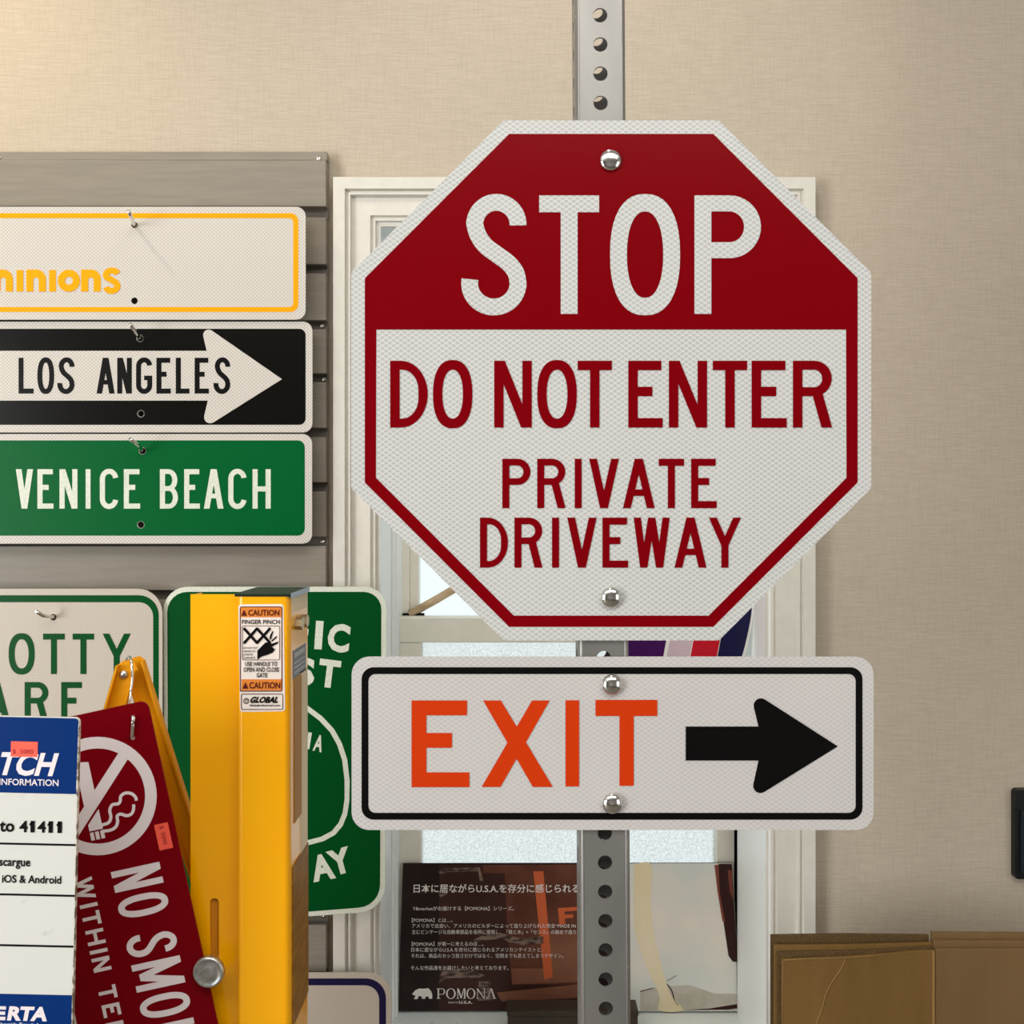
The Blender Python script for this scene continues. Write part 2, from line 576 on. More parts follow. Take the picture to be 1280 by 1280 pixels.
def glyph(ch, x0, y0, x1, y1, t):
    """road-sign lettering: shapes (outer loop + holes) of a letter filling the box"""
    W, Hh = x1 - x0, y1 - y0
    xm, ym = (x0 + x1) / 2, (y0 + y1) / 2
    if ch == 'I':
        return [[rect(x0, y0, x1, y1)]]
    if ch == 'T':
        return [[[(x0, y0), (x1, y0), (x1, y0 + t), (xm + t / 2, y0 + t), (xm + t / 2, y1), (xm - t / 2, y1), (xm - t / 2, y0 + t), (x0, y0 + t)]]]
    if ch in 'EF':
        xb = x0 + W * 0.96 if ch == 'E' else x1
        xc = x0 + W * 0.70
        yc = y0 + Hh * 0.46
        p = [(x0, y0), (xb, y0), (xb, y0 + t), (x0 + t, y0 + t), (x0 + t, yc - t / 2), (xc, yc - t / 2), (xc, yc + t / 2), (x0 + t, yc + t / 2)]
        p += [(x0 + t, y1 - t), (x1, y1 - t), (x1, y1), (x0, y1)] if ch == 'E' else [(x0 + t, y1), (x0, y1)]
        return [[p]]
    if ch == 'L':
        return [[[(x0, y0), (x0 + t, y0), (x0 + t, y1 - t), (x1, y1 - t), (x1, y1), (x0, y1)]]]
    if ch == 'H':
        return [[[(x0, y0), (x0 + t, y0), (x0 + t, ym - t / 2), (x1 - t, ym - t / 2), (x1 - t, y0), (x1, y0), (x1, y1), (x1 - t, y1), (x1 - t, ym + t / 2), (x0 + t, ym + t / 2), (x0 + t, y1), (x0, y1)]]]
    if ch == 'N':
        k = 1.12 * t
        mm = Hh / (W - k)
        ya = y0 + mm * (W - t - k)
        yb = y0 + mm * t
        return [[[(x0, y0), (x0 + k, y0), (x1 - t, ya), (x1 - t, y0), (x1, y0), (x1, y1), (x1 - k, y1), (x0 + t, yb), (x0 + t, y1), (x0, y1)]]]
    if ch == 'M':
        k = 1.05 * t
        s = [[rect(x0, y0, x0 + t, y1)], [rect(x1 - t, y0, x1, y1)]]
        s.append([[(x0, y0), (x0 + k, y0), (xm + k / 2, y1 - Hh * .12), (xm - k / 2, y1 - Hh * .12)]])
        s.append([[(x1 - k, y0), (x1, y0), (xm + k / 2, y1 - Hh * .12), (xm - k / 2, y1 - Hh * .12)]])
        return s
    if ch == 'V':
        k, b = 1.1 * t, .55 * t
        mm = Hh / (xm - b - x0)
        return [[[(x0, y0), (x0 + k, y0), (xm, y0 + mm * (xm - x0 - k)), (x1 - k, y0), (x1, y0), (xm + b, y1), (xm - b, y1)]]]
    if ch == 'W':
        k = 1.02 * t
        xa, xb = x0 + W * .28, x1 - W * .28
        q = k / 2
        return [[[(x0, y0), (x0 + k, y0), (xa + q, y1), (xa - q, y1)]], [[(xm - q, y0), (xm + q, y0), (xa + q, y1), (xa - q, y1)]],
                [[(xm - q, y0), (xm + q, y0), (xb + q, y1), (xb - q, y1)]], [[(x1 - k, y0), (x1, y0), (xb + q, y1), (xb - q, y1)]]]
    if ch == 'A':
        k, b = 1.1 * t, .58 * t
        mm = Hh / (xm - b - x0)
        yb1, yb2 = y0 + Hh * .62, y0 + Hh * .62 + t * .92
        li = lambda y: x0 + k + (y1 - y) / mm
        ri = lambda y: x1 - k - (y1 - y) / mm
        out = [(xm - b, y0), (xm + b, y0), (x1, y1), (x1 - k, y1), (ri(yb2), yb2), (li(yb2), yb2), (x0 + k, y1), (x0, y1)]
        ya = y1 - mm * (xm - x0 - k)
        return [[out, [(xm, ya), (ri(yb1), yb1), (li(yb1), yb1)]]]
    if ch == 'Y':
        k, b = 1.1 * t, t / 2
        yj = y0 + Hh * .56
        mm = (yj - y0) / (xm - b - x0)
        yv = y0 + mm * (xm - x0 - k)
        return [[[(x0, y0), (x0 + k, y0), (xm, yv), (x1 - k, y0), (x1, y0), (xm + b, yj), (xm + b, y1), (xm - b, y1), (xm - b, yj)]]]
    if ch == 'X':
        k = 1.28 * t
        return [[[(x0 + W * .02, y0), (x0 + W * .02 + k, y0), (x1, y1), (x1 - k, y1)]], [[(x1 - W * .04 - k, y0), (x1 - W * .04, y0), (x0 + k, y1), (x0, y1)]]]
    if ch == 'K':
        k = 1.2 * t
        return [[rect(x0, y0, x0 + t, y1)], [[(x1 - k, y0), (x1, y0), (x0 + t, ym + t * .7), (x0 + t, ym - t * .7)]], [[(x0 + t * 1.6, ym - t * .2), (x0 + t * 2.6, ym - t * 1.2), (x1, y1), (x1 - k, y1)]]]
    if ch == 'O':
        return [[superell(x0, y0 - .012 * Hh, x1, y1 + .012 * Hh), superell(x0 + t, y0 + t * .95, x1 - t, y1 - t * .95, 2.2)]]
    if ch == 'D':
        return [[bowl(x0, y0, x1, y1, W * .72), bowl(x0 + t, y0 + t * .95, x1 - t, y1 - t * .95, (W - 2 * t) * .86)]]
    if ch in 'PR':
        yb = y0 + Hh * .53
        h = (yb - y0) / 2
        r = min(W * .55, h)
        outer = [(x0, y0)] + arc(x1 - r, y0 + h, r, h, -90, 90, 18) + [(x0 + t, yb), (x0 + t, y1), (x0, y1)]
        ri = max(r - t, .1)
        hole = [(x0 + t, y0 + t * .95)] + arc(x1 - r, y0 + h, ri, h - t * .95, -90, 90, 14) + [(x0 + t, yb - t * .95)]
        s = [[outer, hole]]
        if ch == 'R':
            s.append([[(x0 + W * .48, yb - t * .5), (x0 + W * .48 + 1.1 * t, yb - t * .5), (x1 + W * .01, y1), (x1 + W * .01 - 1.12 * t, y1)]])
        return s
    if ch == 'B':
        yc = y0 + Hh * .49
        r = W * .5
        h1, h2 = (yc + t * .45 - y0) / 2, (y1 - yc + t * .45) / 2
        s = [[rect(x0, y0, x0 + t, y1)]]
        for ya, h, xr in ((y0, h1, x1 - W * .03), (yc - t * .45, h2, x1)):
            s.append([[(x0 + t, ya)] + arc(xr - r, ya + h, r, h, -90, 90, 16) + [(x0 + t, ya + 2 * h)],
                      [(x0 + t + .01, ya + t * .92)] + arc(xr - r, ya + h, r - t, h - t * .92, -90, 90, 14) + [(x0 + t + .01, ya + 2 * h - t * .92)]])
        return s
    if ch in 'CG':
        rx, ry = (W - t) / 2, (Hh * 1.02 - t) / 2
        yy = ry - min(ry, rx * 1.15)
        r2 = ry - yy
        p = arc(xm, ym - yy, rx, r2, -8, -180, 18) + arc(xm, ym + yy, rx, r2, 180, 8 if ch == 'C' else 0, 18)
        s = [[stroke(p, t)]]
        if ch == 'G':
            s.append([[(xm, ym), (x1, ym), (x1, ym + yy + t * .4), (x1 - t, ym + yy + t * .4), (x1 - t, ym + t * .9), (xm, ym + t * .9)]])
        return s
    if ch == 'S':
        xl, xr, xk = x0 + W * .08 + t / 2, x1 - t / 2, x0 + t / 2
        ya, yb = y0 + Hh * .243, y0 + Hh * .742
        ra, rb = ya - (y0 - .01 * Hh + t * .48), (y1 + .01 * Hh - t * .48) - yb
        mid = [(xl + (xr - xl) * u, ya + (yb - ya) * v) for u, v in ((.076, .185), (.25, .366), (.512, .511), (.773, .654), (.947, .817))]
        top_ = arc((xl + xr) / 2, ya, (xr - xl) / 2, ra, 3, -180, 22)
        bot_ = arc((xk + xr) / 2, yb, (xr - xk) / 2, rb, 0, 190, 22)
        m2 = smooth([top_[-2], top_[-1]] + mid + [bot_[0], bot_[1]], 6)
        p = top_[:-2] + m2 + bot_[2:]
        k1, k2 = len(top_), len(p) - len(bot_)
        return [[stroke(p[:k1 + 1], t)], [stroke(p[k1 - 1:k2 + 1], t)], [stroke(p[k2 - 1:], t)]]
    return []


TEXT_CACHE = {}


def text_polys(body, bold=0.0):
    """built-in font outlines as triangles in a unit box: (verts2d, faces, aspect)"""
    key = (body, bold)
    if key not in TEXT_CACHE:
        c = bpy.data.curves.new('lettering_outline', 'FONT')
        c.body = body
        c.offset = bold
        c.resolution_u = 3
        o = bpy.data.objects.new('lettering_outline', c)
        COL.objects.link(o)
        dg = bpy.context.evaluated_depsgraph_get()
        me = bpy.data.meshes.new_from_object(o.evaluated_get(dg))
        vs = [(v.co.x, v.co.y) for v in me.vertices]
        fs = [tuple(p.vertices) for p in me.polygons]
        bpy.data.objects.remove(o)
        bpy.data.meshes.remove(me)
        bpy.data.curves.remove(c)
        TEXT_CACHE[key] = (vs, fs)
    return TEXT_CACHE[key]


def smooth3(pts, n=5):
    P_ = [Vector(p) for p in pts]
    P_ = [2 * P_[0] - P_[1]] + P_ + [2 * P_[-1] - P_[-2]]
    out = []
    for i in range(1, len(P_) - 2):
        a, b, c, d = P_[i - 1:i + 3]
        for k in range(n):
            t_ = k / n
            out.append(.5 * ((2 * b) + (c - a) * t_ + (2 * a - 5 * b + 4 * c - d) * t_ ** 2 + (3 * b - a - 3 * c + d) * t_ ** 3))
    out.append(P_[-2])
    return out


class Sign:
    """a flat thing facing the room; its own plane is described in photo pixels about (cx, cy) at distance d"""
    def __init__(self, name, label, cat, cx, cy, d, group=None, tilt=0.0, spin=0.0):
        self.cx, self.cy, self.s = cx, cy, d / F
        self.root = thing(name, label, cat, at(cx, cy, d), group, (tilt, spin, 0))

    def L(self, p):
        return ((p[0] - self.cx) * self.s, (self.cy - p[1]) * self.s)

    def shapes(self, shapes, lvl, back=None, mb=None, front=None):
        mb = mb or MB()
        yf = -lvl * 0.00025 if front is None else front
        yb = yf + 0.0002 if back is None else back
        for i, sh in enumerate(shapes):
            e = -(i % 6) * 0.00002 if front is None else 0.0
            mb.poly([[self.L(p) for p in l] for l in sh], yf + e, yb)
        return mb

    def panel(self, outer, m, holes=(), name='panel', thick=0.002, label=None):
        return self.shapes([[outer] + list(holes)], 0, thick, front=0.0).build(name, m, self.root, label)

    def ink(self, name, shapes, m, lvl=1, label=None, parent=None):
        return self.shapes(shapes, lvl).build(name, m, parent or self.root, label)

    def word(self, letters, y0, y1, t, m, lvl=2, label=None, name='lettering'):
        s = []
        for ch, a, b in letters:
            s += glyph(ch, a, y0, b, y1, t)
        return self.ink(name, s, m, lvl, label)

    def words(self, cuts, letters, y0, y1, t, m, lvl, labels):
        i = 0
        for n, lab in zip(cuts, labels):
            self.word(letters[i:i + n], y0, y1, t, m, lvl, lab)
            i += n

    def text(self, body, x0, y0, x1, y1, mb, lvl=2, bold=0.0, shear=0.0, rot=0.0, about=None):
        vs, fs = text_polys(body, bold)
        xs, ys = [v[0] for v in vs], [v[1] for v in vs]
        ax, bx, ay, by = min(xs), max(xs), min(ys), max(ys)
        out = []
        ca, sa = math.cos(rot), math.sin(rot)
        mx, my = about or ((x0 + x1) / 2, (y0 + y1) / 2)
        w = x1 - x0
        for u, v in vs:
            q = (v - ay) / max(by - ay, 1e-6)
            X = x0 + (w - shear) * (u - ax) / max(bx - ax, 1e-6) + shear * q
            Y = y1 + (y0 - y1) * q
            dx, dy = X - mx, Y - my
            p = self.L((mx + dx * ca - dy * sa, my + dx * sa + dy * ca))
            out.append((p[0], -lvl * 0.00025, p[1]))
        mb.add(out, fs)
        return mb


def dome(mb, s, px, py, rpx, h, y0=-0.0008):
    x, z = s.L((px, py))
    r = rpx * s.s
    prof = [(0.0005, 0.0032), (r * .5, 0.0032), (r * .5, y0), (r * .97, y0), (r, y0 - h * .18)]
    for k in range(1, 9):
        a = k / 8 * PI / 2
        prof.append((max(r * math.cos(a), 0.00002), y0 - h * .18 - h * .82 * math.sin(a)))
    mb.lathe(x, z, prof)
    return mb


# ================================================================== the room
WD = 1.32           # distance of the wall surface
XL, XR, ZT, ZS = (471 - 640) / F * 1.315, (961 - 640) / F * 1.315, H + (640 - 279) / F * 1.315, H - 618 / F * 1.52     # window opening
mb = MB()
mb.poly([[(-3.1, 0), (2.7, 0), (2.7, 2.6), (-3.1, 2.6)], [(XL - .02, ZS - .03), (XR + .02, ZS - .03), (XR + .02, ZT + .02), (XL - .02, ZT + .02)]], WD, WD + .30)
struct(mb.build('wall_back', 'wallpaper'))
struct(MB().box(-3.1, 2.7, -4.1, WD, -.05, 0).build('floor', 'floor'))
struct(MB().box(-3.1, 2.7, -4.1, WD + .3, 2.6, 2.65).build('ceiling', 'ceiling'))
struct(MB().box(-3.1, -3.0, -4.1, WD, 0, 2.6).build('wall_left', 'ceiling'))
struct(MB().box(2.6, 2.7, -4.1, WD, 0, 2.6).build('wall_right', 'ceiling'))
struct(MB().box(-3.0, 2.6, -4.1, -4.0, 0, 2.6).build('wall_front', 'ceiling'))

# window casing: one stepped moulding mitred round the top and sides
cs = 1.304 / F
ox0, ox1, oy0 = (417 - 640) * cs, (1018.5 - 640) * cs, H + (640 - 222.5) * cs
prof_c = [(0, 0), (0, .020), (.6, .0206), (14.5, .0206), (16, .0150), (18, .0150), (18.6, .0172), (20.8, .0172), (22.6, .0108), (24, .0104), (45.0, .0104), (46.6, .0062), (48.6, .0062), (49.2, .0080), (51.0, .0080), (52.6, .0036), (57, .0034), (57, 0)]
casing = MB()
rails = []
for a, h in prof_c:
    a *= cs
    rails.append([(ox0 + a, WD - h, .5), (ox0 + a, WD - h, oy0 - a), (ox1 - a, WD - h, oy0 - a), (ox1 - a, WD - h, .5)])
vs = [p for r_ in rails for p in r_]
fs = []
for i in range(len(rails) - 1):
    for k in range(3):
        fs.append((i * 4 + k, i * 4 + k + 1, i * 4 + k + 5, i * 4 + k + 4))
fs += [tuple(range(0, 4 * len(rails), 4)), tuple(range(4 * len(rails) - 1, 0, -4))]
casing.add(vs, fs)
struct(casing.build('trim_1', 'trim'))

# window: jamb box, sill, two sashes with frosted panes
win = struct(bpy.data.objects.new('window_1', None))
COL.objects.link(win)
win.location = ((XL + XR) / 2, WD + .2, ZS)
WO = Vector(win.location)


def wpart(name, m, boxes, label=None, bevel=0.0):
    b = MB()
    for x0, x1, y0, y1, z0, z1 in boxes:
        b.box(x0 - WO.x, x1 - WO.x, y0 - WO.y, y1 - WO.y, z0 - WO.z, z1 - WO.z)
    return b.build(name, m, win, label, bevel)


def X(px, d): return (px - 640) / F * d
def Z(py, d): return H + (640 - py) / F * d


wpart('jamb', 'jamb', [(XL - .02, XL, WD - .004, WD + .29, ZS - .02, ZT + .02), (XR, XR + .02, WD - .004, WD + .29, ZS - .02, ZT + .02), (XL, XR, WD - .004, WD + .29, ZT, ZT + .02),
                       (XL, X(497, 1.49), 1.488, 1.57, ZS, ZT), (XL, X(493.5, 1.48), 1.475, 1.488, ZS, ZT),
                       (X(926, 1.5), XR, 1.498, 1.57, ZS, ZT)], bevel=.0008)
wpart('sill', 'sill', [(XL - .02, XR + .02, WD + .002, WD + .29, ZS - .03, ZS)], bevel=.002)
wpart('gasket', 'gasket', [(X(496.2, 1.52), X(498.8, 1.52), 1.519, 1.55, Z(1250, 1.52), Z(776, 1.52)), (X(922.6, 1.52), X(925.2, 1.52), 1.519, 1.55, Z(1255, 1.52), Z(776, 1.52)),
                           (X(503, 1.55), X(530, 1.55), 1.552, 1.56, Z(771, 1.55), Z(767, 1.55))])
ls = (X(499, 1.52), X(922.5, 1.52), 1.52, 1.55)
wpart('sash', 'sash', [(ls[0], X(526.5, 1.52), 1.52, 1.55, ZS, Z(803, 1.52)), (X(896, 1.52), ls[1], 1.52, 1.55, ZS, Z(803, 1.52)), (ls[0], ls[1], 1.518, 1.55, Z(803, 1.52), Z(772, 1.52)),
                       (X(526.5, 1.52), X(896, 1.52), 1.52, 1.55, ZS, Z(1228, 1.52))], 'lower sliding sash', bevel=.0015)
wpart('sash', 'sash', [(X(500, 1.56), X(511.5, 1.56), 1.558, 1.595, Z(800, 1.56), ZT), (X(511.5, 1.56), X(523, 1.56), 1.566, 1.595, Z(800, 1.56), ZT),
                       (X(900, 1.56), XR, 1.558, 1.595, Z(800, 1.56), ZT), (X(511, 1.56), X(900, 1.56), 1.558, 1.595, Z(290, 1.56), ZT), (X(511, 1.56), X(900, 1.56), 1.558, 1.595, Z(800, 1.56), Z(772, 1.56))], 'upper sash', bevel=.001)
wpart('pane', 'glass_low', [(X(526, 1.52), X(896.5, 1.52), 1.532, 1.536, Z(1229, 1.52), Z(802, 1.52))], 'grained frosted glass of lower sash')
wpart('pane', 'glass_up', [(X(522, 1.56), X(901, 1.56), 1.576, 1.58, Z(774, 1.56), Z(289, 1.56))], 'plain frosted glass of upper sash')

# ================================================================== grey slat wall panel
SD = 1.30
sl = thing('slat_wall_panel', 'grey slatted display panel on the wall left of the window', 'display panel', at(100, 640, WD))
def sx(px): return (px - 100) / F * SD
def sz(py): return (640 - py) / F * SD
b = MB()
XR_S, XL_S = 416.6, -420
b.box(sx(XL_S), sx(XR_S), -.006, -.001, sz(1500), sz(190))                       # backing seen in the grooves
top = 200.0
y = [200]
tops = [200, 271.5, 341.5, 411.5, 478, 546.5, 614.5, 682.5, 750, 818, 886.5, 955, 1023, 1090, 1156, 1226, 1295, 1364, 1432]
bots = [258, 330.5, 400.5, 467, 535, 603, 671, 738, 806, 875, 943, 1011, 1079, 1145, 1215, 1284, 1353, 1421, 1490]
for a, c in zip(tops, bots):
    b.box(sx(XL_S), sx(XR_S - .6), -.020, -.005, sz(c), sz(a))
b.build('slats', 'slat', sl, bevel=.0012)
MB().box(sx(XL_S), sx(XR_S), -.016, -.004, sz(199), sz(188)).build('top_rail', 'slat', sl, bevel=.001)
mbk = MB()
for a in range(len(tops) - 1):
    mbk.box(sx(XL_S), sx(XR_S), -.0085, -.006, sz(tops[a + 1]), sz(bots[a]))
mbk.build('groove_liner', 'slat_dark', sl)
for px, py in ((5, 195.5), (406, 197), (409, 405), (411, 473), (410, 677), (410, 1149)):
    s_ = MB()
    yy = -.016 if py < 199 else -.0085
    s_.lathe(sx(px), sz(py), [(.0033, yy + .001), (.0033, yy - .0008), (.0022, yy - .0016), (.0008, yy - .0008), (.00005, yy - .0006)], 14)
    s_.build('screw', 'wire', sl)

# ================================================================== perforated post
PD = 0.836
post = thing('sign_post', 'galvanised steel square post full of round holes carrying both bolted signs', 'post', (X(765.2, PD), PD, 0), rot=(0, math.radians(-.33), 0))
pw = .0445
ph = pw / 2
hz0 = Z(19.0, PD)
pitch = 36.53 / F * PD
zt = Z(-420, PD)
holes_z = []
k = 0
zz = hz0
while zz < zt - .03:
    zz += pitch
while zz > .05:
    holes_z.append(zz)
    zz -= pitch
rc = .004
mbp = MB()


def face(hole_list, tf):
    loops = [[(-ph + rc, 0), (ph - rc, 0), (ph - rc, zt), (-ph + rc, zt)]] + [circ(0, z_, .0064, 20) for z_ in hole_list]
    tmp = MB().poly(loops, 0, .0021)
    mbp.add([tf(v) for v in tmp.v], tmp.f)


face(holes_z, lambda v: (v[0], v[1], v[2]))
face(holes_z, lambda v: (-v[0], pw - v[1], v[2]))
face(holes_z, lambda v: (-ph + v[1], ph - v[0], v[2]))
face(holes_z, lambda v: (ph - v[1], ph + v[0], v[2]))
for cx_, cy_, a0 in ((ph - rc, rc, -90), (ph - rc, pw - rc, 0), (-ph + rc, pw - rc, 90), (-ph + rc, rc, 180)):
    o_ = [(cx_ + rc * math.cos(math.radians(a0 + 15 * k)), cy_ + rc * math.sin(math.radians(a0 + 15 * k))) for k in range(7)]
    i_ = [(cx_ + (rc - .0021) * math.cos(math.radians(a0 + 15 * k)), cy_ + (rc - .0021) * math.sin(math.radians(a0 + 15 * k))) for k in range(7)]
    mbp.plan(o_ + i_[::-1], 0, zt, True)
mbp.build('tube', 'galv', post)

# ================================================================== STOP sign
ST = Sign('stop_sign', 'octagonal red and white STOP DO NOT ENTER sign bolted on the post', 'sign', 764, 475.5, 0.8325)
oc = octagon(764, 475.5, 325)
ST.panel(round_poly(oc, 5), 'sheet', label='white octagonal panel with diamond pattern')
o1, o2 = octagon(764, 475.5, 308), octagon(764, 475.5, 294)
q2 = 294 * math.tan(PI / 8)
inner = [(470.5, 412), (1057.5, 412), (1058, 475.5 + q2), (764 + q2, 769.5), (764 - q2, 769.5), (470, 475.5 + q2)]
ST.ink('red_field', [[o1, inner]], 'red', 1, 'red upper field and border')
ST.word([('S', 576.5, 658), ('T', 674, 748.8), ('O', 762.5, 850), ('P', 868, 951)], 244.5, 392.5, 21, 'sheet', 2, 'white word STOP')
ST.words((2, 3, 5), [('D', 487.8, 534.8), ('O', 541.2, 590.5), ('N', 617.7, 664.7), ('O', 671.5, 721), ('T', 722, 764.8), ('E', 785.3, 828.3), ('N', 836, 883.7), ('T', 890.8, 933.8), ('E', 939.4, 983.3), ('R', 991, 1039.5)], 451, 534.5, 11.8, 'red', 2, ('red word DO', 'red word NOT', 'red word ENTER'))
ST.word([('P', 627.9, 663), ('R', 671.5, 706.6), ('I', 718.4, 727), ('V', 736.4, 773.5), ('A', 778.6, 818.2), ('T', 823.3, 855), ('E', 863.8, 895.8)], 573.5, 635.2, 8.8, 'red', 2, 'red word PRIVATE')
ST.word([('D', 600, 635), ('R', 643, 677.7), ('I', 690, 698.8), ('V', 709, 745.7), ('E', 753, 785), ('W', 792, 837), ('A', 843, 883), ('Y', 886, 926)], 647, 709.5, 8.8, 'red', 2, 'red word DRIVEWAY')
dome(MB(), ST, 763, 201, 13.5, .0042).build('bolt', 'chrome', ST.root)
dome(MB(), ST, 763.5, 746.5, 13, .0058).build('bolt', 'chrome', ST.root)

# ================================================================== EXIT sign
EX = Sign('exit_sign', 'white EXIT sign with orange letters and black right arrow below the octagon', 'sign', 765.5, 929, 0.8325)
EX.panel(rrect(439.5, 821, 1092, 1037.5, 22), 'sheet2', label='white panel with diamond pattern')
EX.ink('border', [[rrect(452, 834, 1078, 1024.5, 15), rrect(460.5, 842.5, 1069.5, 1016, 9)]], 'black', 1, 'black rounded border line')
EX.ink('lettering', glyph('E', 514.5, 875.5, 586.7, 983.8, 18.5) + [[[(604, 875.5), (626, 875.5), (691, 983.5), (666, 983.5)]], [[(665, 875.5), (687, 875.5), (625.5, 983.5), (602, 983.5)]]]
       + glyph('I', 706.8, 875.2, 723.8, 982.8, 17) + [[[(744.3, 874.8), (821.5, 874.8), (821.5, 894.8), (792, 894.8), (792, 982), (774.3, 982), (774.3, 894.8), (744.3, 894.8)]]], 'orange', 2, 'orange word EXIT')
ar = [(857, 908), (947.5, 908), (937.5, 868), (1046.5, 932.8), (937.5, 996), (947.5, 950.5), (857, 950.5)]
ar = [(857, 908), (948, 908), (937, 862), (1047, 932.8), (937, 1001), (948, 950.5), (857, 950.5)]
EX.ink('arrow', [[round_poly(ar, [0, 0, 9, 0, 9, 0, 0])]], 'black', 2, 'black arrow pointing right')
dome(MB(), EX, 764.5, 855.5, 13, .0062).build('bolt', 'chrome', EX.root)
dome(MB(), EX, 765, 1003.5, 13, .0062).build('bolt', 'chrome', EX.root)

# ================================================================== signs hung on the slat wall
YS = Sign('novelty_sign', 'white sign with yellow border line, topmost on the slat wall', 'sign', 60, 329, 1.272)
YS.panel(rrect(-260, 258.5, 382, 399.5, 12), 'dot', [circ(168, 281, 4.2, 14), circ(168, 376, 4.2, 14)])
YS.ink('border', [[rrect(-250, 266.5, 373, 390, 10), rrect(-243.5, 272.8, 366.5, 383.8, 5)]], 'signyellow', 1, 'yellow border line')


def n_shape(x0, x1, y0, y1, t_):
    xm, r = (x0 + x1) / 2, (x1 - x0) / 2
    ri = r - t_
    up = [(x0, y1), (x0, y0)] + [(x0 + r * .9, y0)] + arc(xm, y0 + r, r, r, -88, 0, 10) + [(x1, y1), (x1 - t_, y1)] + arc(xm, y0 + r + 1, ri, ri, 0, -180, 10) + [(x0 + t_, y1)]
    return [[up]]


let = n_shape(-8, 16.2, 337, 364.5, 8.8) + n_shape(-24, 0.2, 337, 364.5, 8.8) + [[rect(20.8, 337.6, 29.2, 364.5)]] + n_shape(33, 57.5, 337, 364.5, 8.8) + [[rect(61.6, 337.6, 70, 364.5)]]
let += [[circ(86.2, 351, 13.8, 32), circ(86.2, 351, 5, 20)]] + n_shape(101.5, 126, 337, 364.5, 8.8)
let += [[stroke(arc(140, 344.2, 7.6, 6.0, -20, -200, 14) + arc(139.6, 357.6, 7.4, 6.0, -50, 165, 18), 7.6)]]
YS.ink('lettering', let, 'signyellow', 2, 'yellow rounded lower-case word')

LA = Sign('arrow_sign', 'black sign with a white arrow reading LOS ANGELES between the other two', 'sign', 60, 471, 1.276)
LA.panel(rrect(-260, 402, 390.5, 540.5, 12), 'dot', [circ(175, 423, 4.2, 14), circ(176, 517, 4.2, 14)])
hl = [circ(175, 423, 4.6, 14), circ(176, 517, 4.6, 14)]
LA.ink('black_field', [[rrect(-250, 411, 382, 531, 8)] + hl], 'black_gloss', 1, 'black field inside the white edge')
la_ar = [(-250, 438.6), (258.5, 438.6), (250, 403), (352.5, 474), (251, 538), (260, 500.8), (-250, 500.8)]
LA.ink('arrow', [[round_poly(la_ar, [0, 0, 8.5, 0, 8.5, 0, 0])]], 'dot', 2, 'white arrow pointing right')
LA.words((3, 7), [('L', 23.5, 42.3), ('O', 47, 68), ('S', 72, 93.4), ('A', 121, 143.6), ('N', 146.8, 165), ('G', 170.3, 190.5), ('E', 195.8, 213.6), ('L', 220, 237), ('E', 243.5, 261.3), ('S', 267, 288)], 447.3, 492, 6.2, 'black', 3, ('black word LOS', 'black word ANGELES'))

VB = Sign('street_sign', 'green VENICE BEACH street sign with white edge, lowest of three stacked signs', 'sign', 60, 610, 1.276)
hv = [circ(178, 563.5, 4.2, 14), circ(176, 656, 4.2, 14)]
VB.panel(rrect(-260, 542.5, 390, 679.5, 12), 'dot', hv)
VB.ink('green_field', [[rrect(-250, 550.5, 381, 669.5, 9), circ(178, 563.5, 4.6, 14), circ(176, 656, 4.6, 14)]], 'green', 1, 'green field inside the white edge')
VB.words((6, 5), [('V', 20, 41.5), ('E', 47, 67), ('N', 74.6, 97), ('I', 107.3, 113.3), ('C', 125, 148), ('E', 155, 175.3), ('B', 200, 222.6), ('E', 230.4, 250), ('A', 255, 279.5), ('C', 285.5, 308.4), ('H', 315.8, 338.5)], 586.5, 635.8, 6.4, 'letterwhite', 2, ('white word VENICE', 'white word BEACH'))

OT = Sign('area_sign', 'white sign with a thick green border behind the maroon sign', 'sign', 60, 930, 1.275)
OT.panel(rrect(-280, 736, 203, 1150, 31), 'dotg', [circ(66.5, 771.5, 4.2, 14)])
OT.ink('border', [[rrect(-270, 744, 198.5, 1142, 25), rrect(-262, 752.7, 191.5, 1133.5, 18)]], 'green2', 1, 'green border line')
OT.word([('O', 11, 43.4), ('T', 54, 81), ('T', 91, 117.7), ('Y', 128.5, 163.4)], 792, 842.5, 7.4, 'green2', 2, 'green letters OTTY')
OT.word([('A', -22, 13), ('R', 31, 60.5), ('E', 76.7, 103.5)], 852.5, 903, 7.4, 'green2', 2, 'green letters ARE')

PC = Sign('highway_sign', 'large green scenic highway sign half hidden behind the yellow gate post', 'sign', 343, 939, 1.282)
PC.panel(round_poly([(204, 733.5), (483, 733.5), (481, 1138.5), (384, 1145.5), (302, 1145.5), (206, 1138.5)], [30, 27, 34, 200, 200, 34]), 'letterwhite', label='white edge of the green sign')
PC.ink('green_field', [[round_poly([(209, 739.8), (476.8, 739.8), (475, 1132.5), (384, 1139.6), (302, 1139.6), (211, 1132.5)], [25, 22, 29, 200, 200, 29])]], 'green2', 1, 'green field')
half = [(343, 873), (365, 875), (383, 884.5), (401, 898), (415, 913), (424.5, 930), (431, 950), (434, 976), (433.8, 1000), (431.2, 1017), (426, 1030), (417, 1041), (403, 1048.5), (384, 1053.5), (362, 1056), (343, 1057)]
full = half + [(686 - a, b_) for a, b_ in half[-2:0:-1]]
cen = (343, 965)
def grow(p, w):
    d = Vector((p[0] - cen[0], p[1] - cen[1])); d2 = d.normalized() * w
    return (p[0] + d2.x, p[1] + d2.y)
PC.ink('shield_outline', [[[grow(p, 3.2) for p in full], [grow(p, -3.2) for p in full]]], 'letterwhite', 2, 'white shield outline')
mbt = MB()
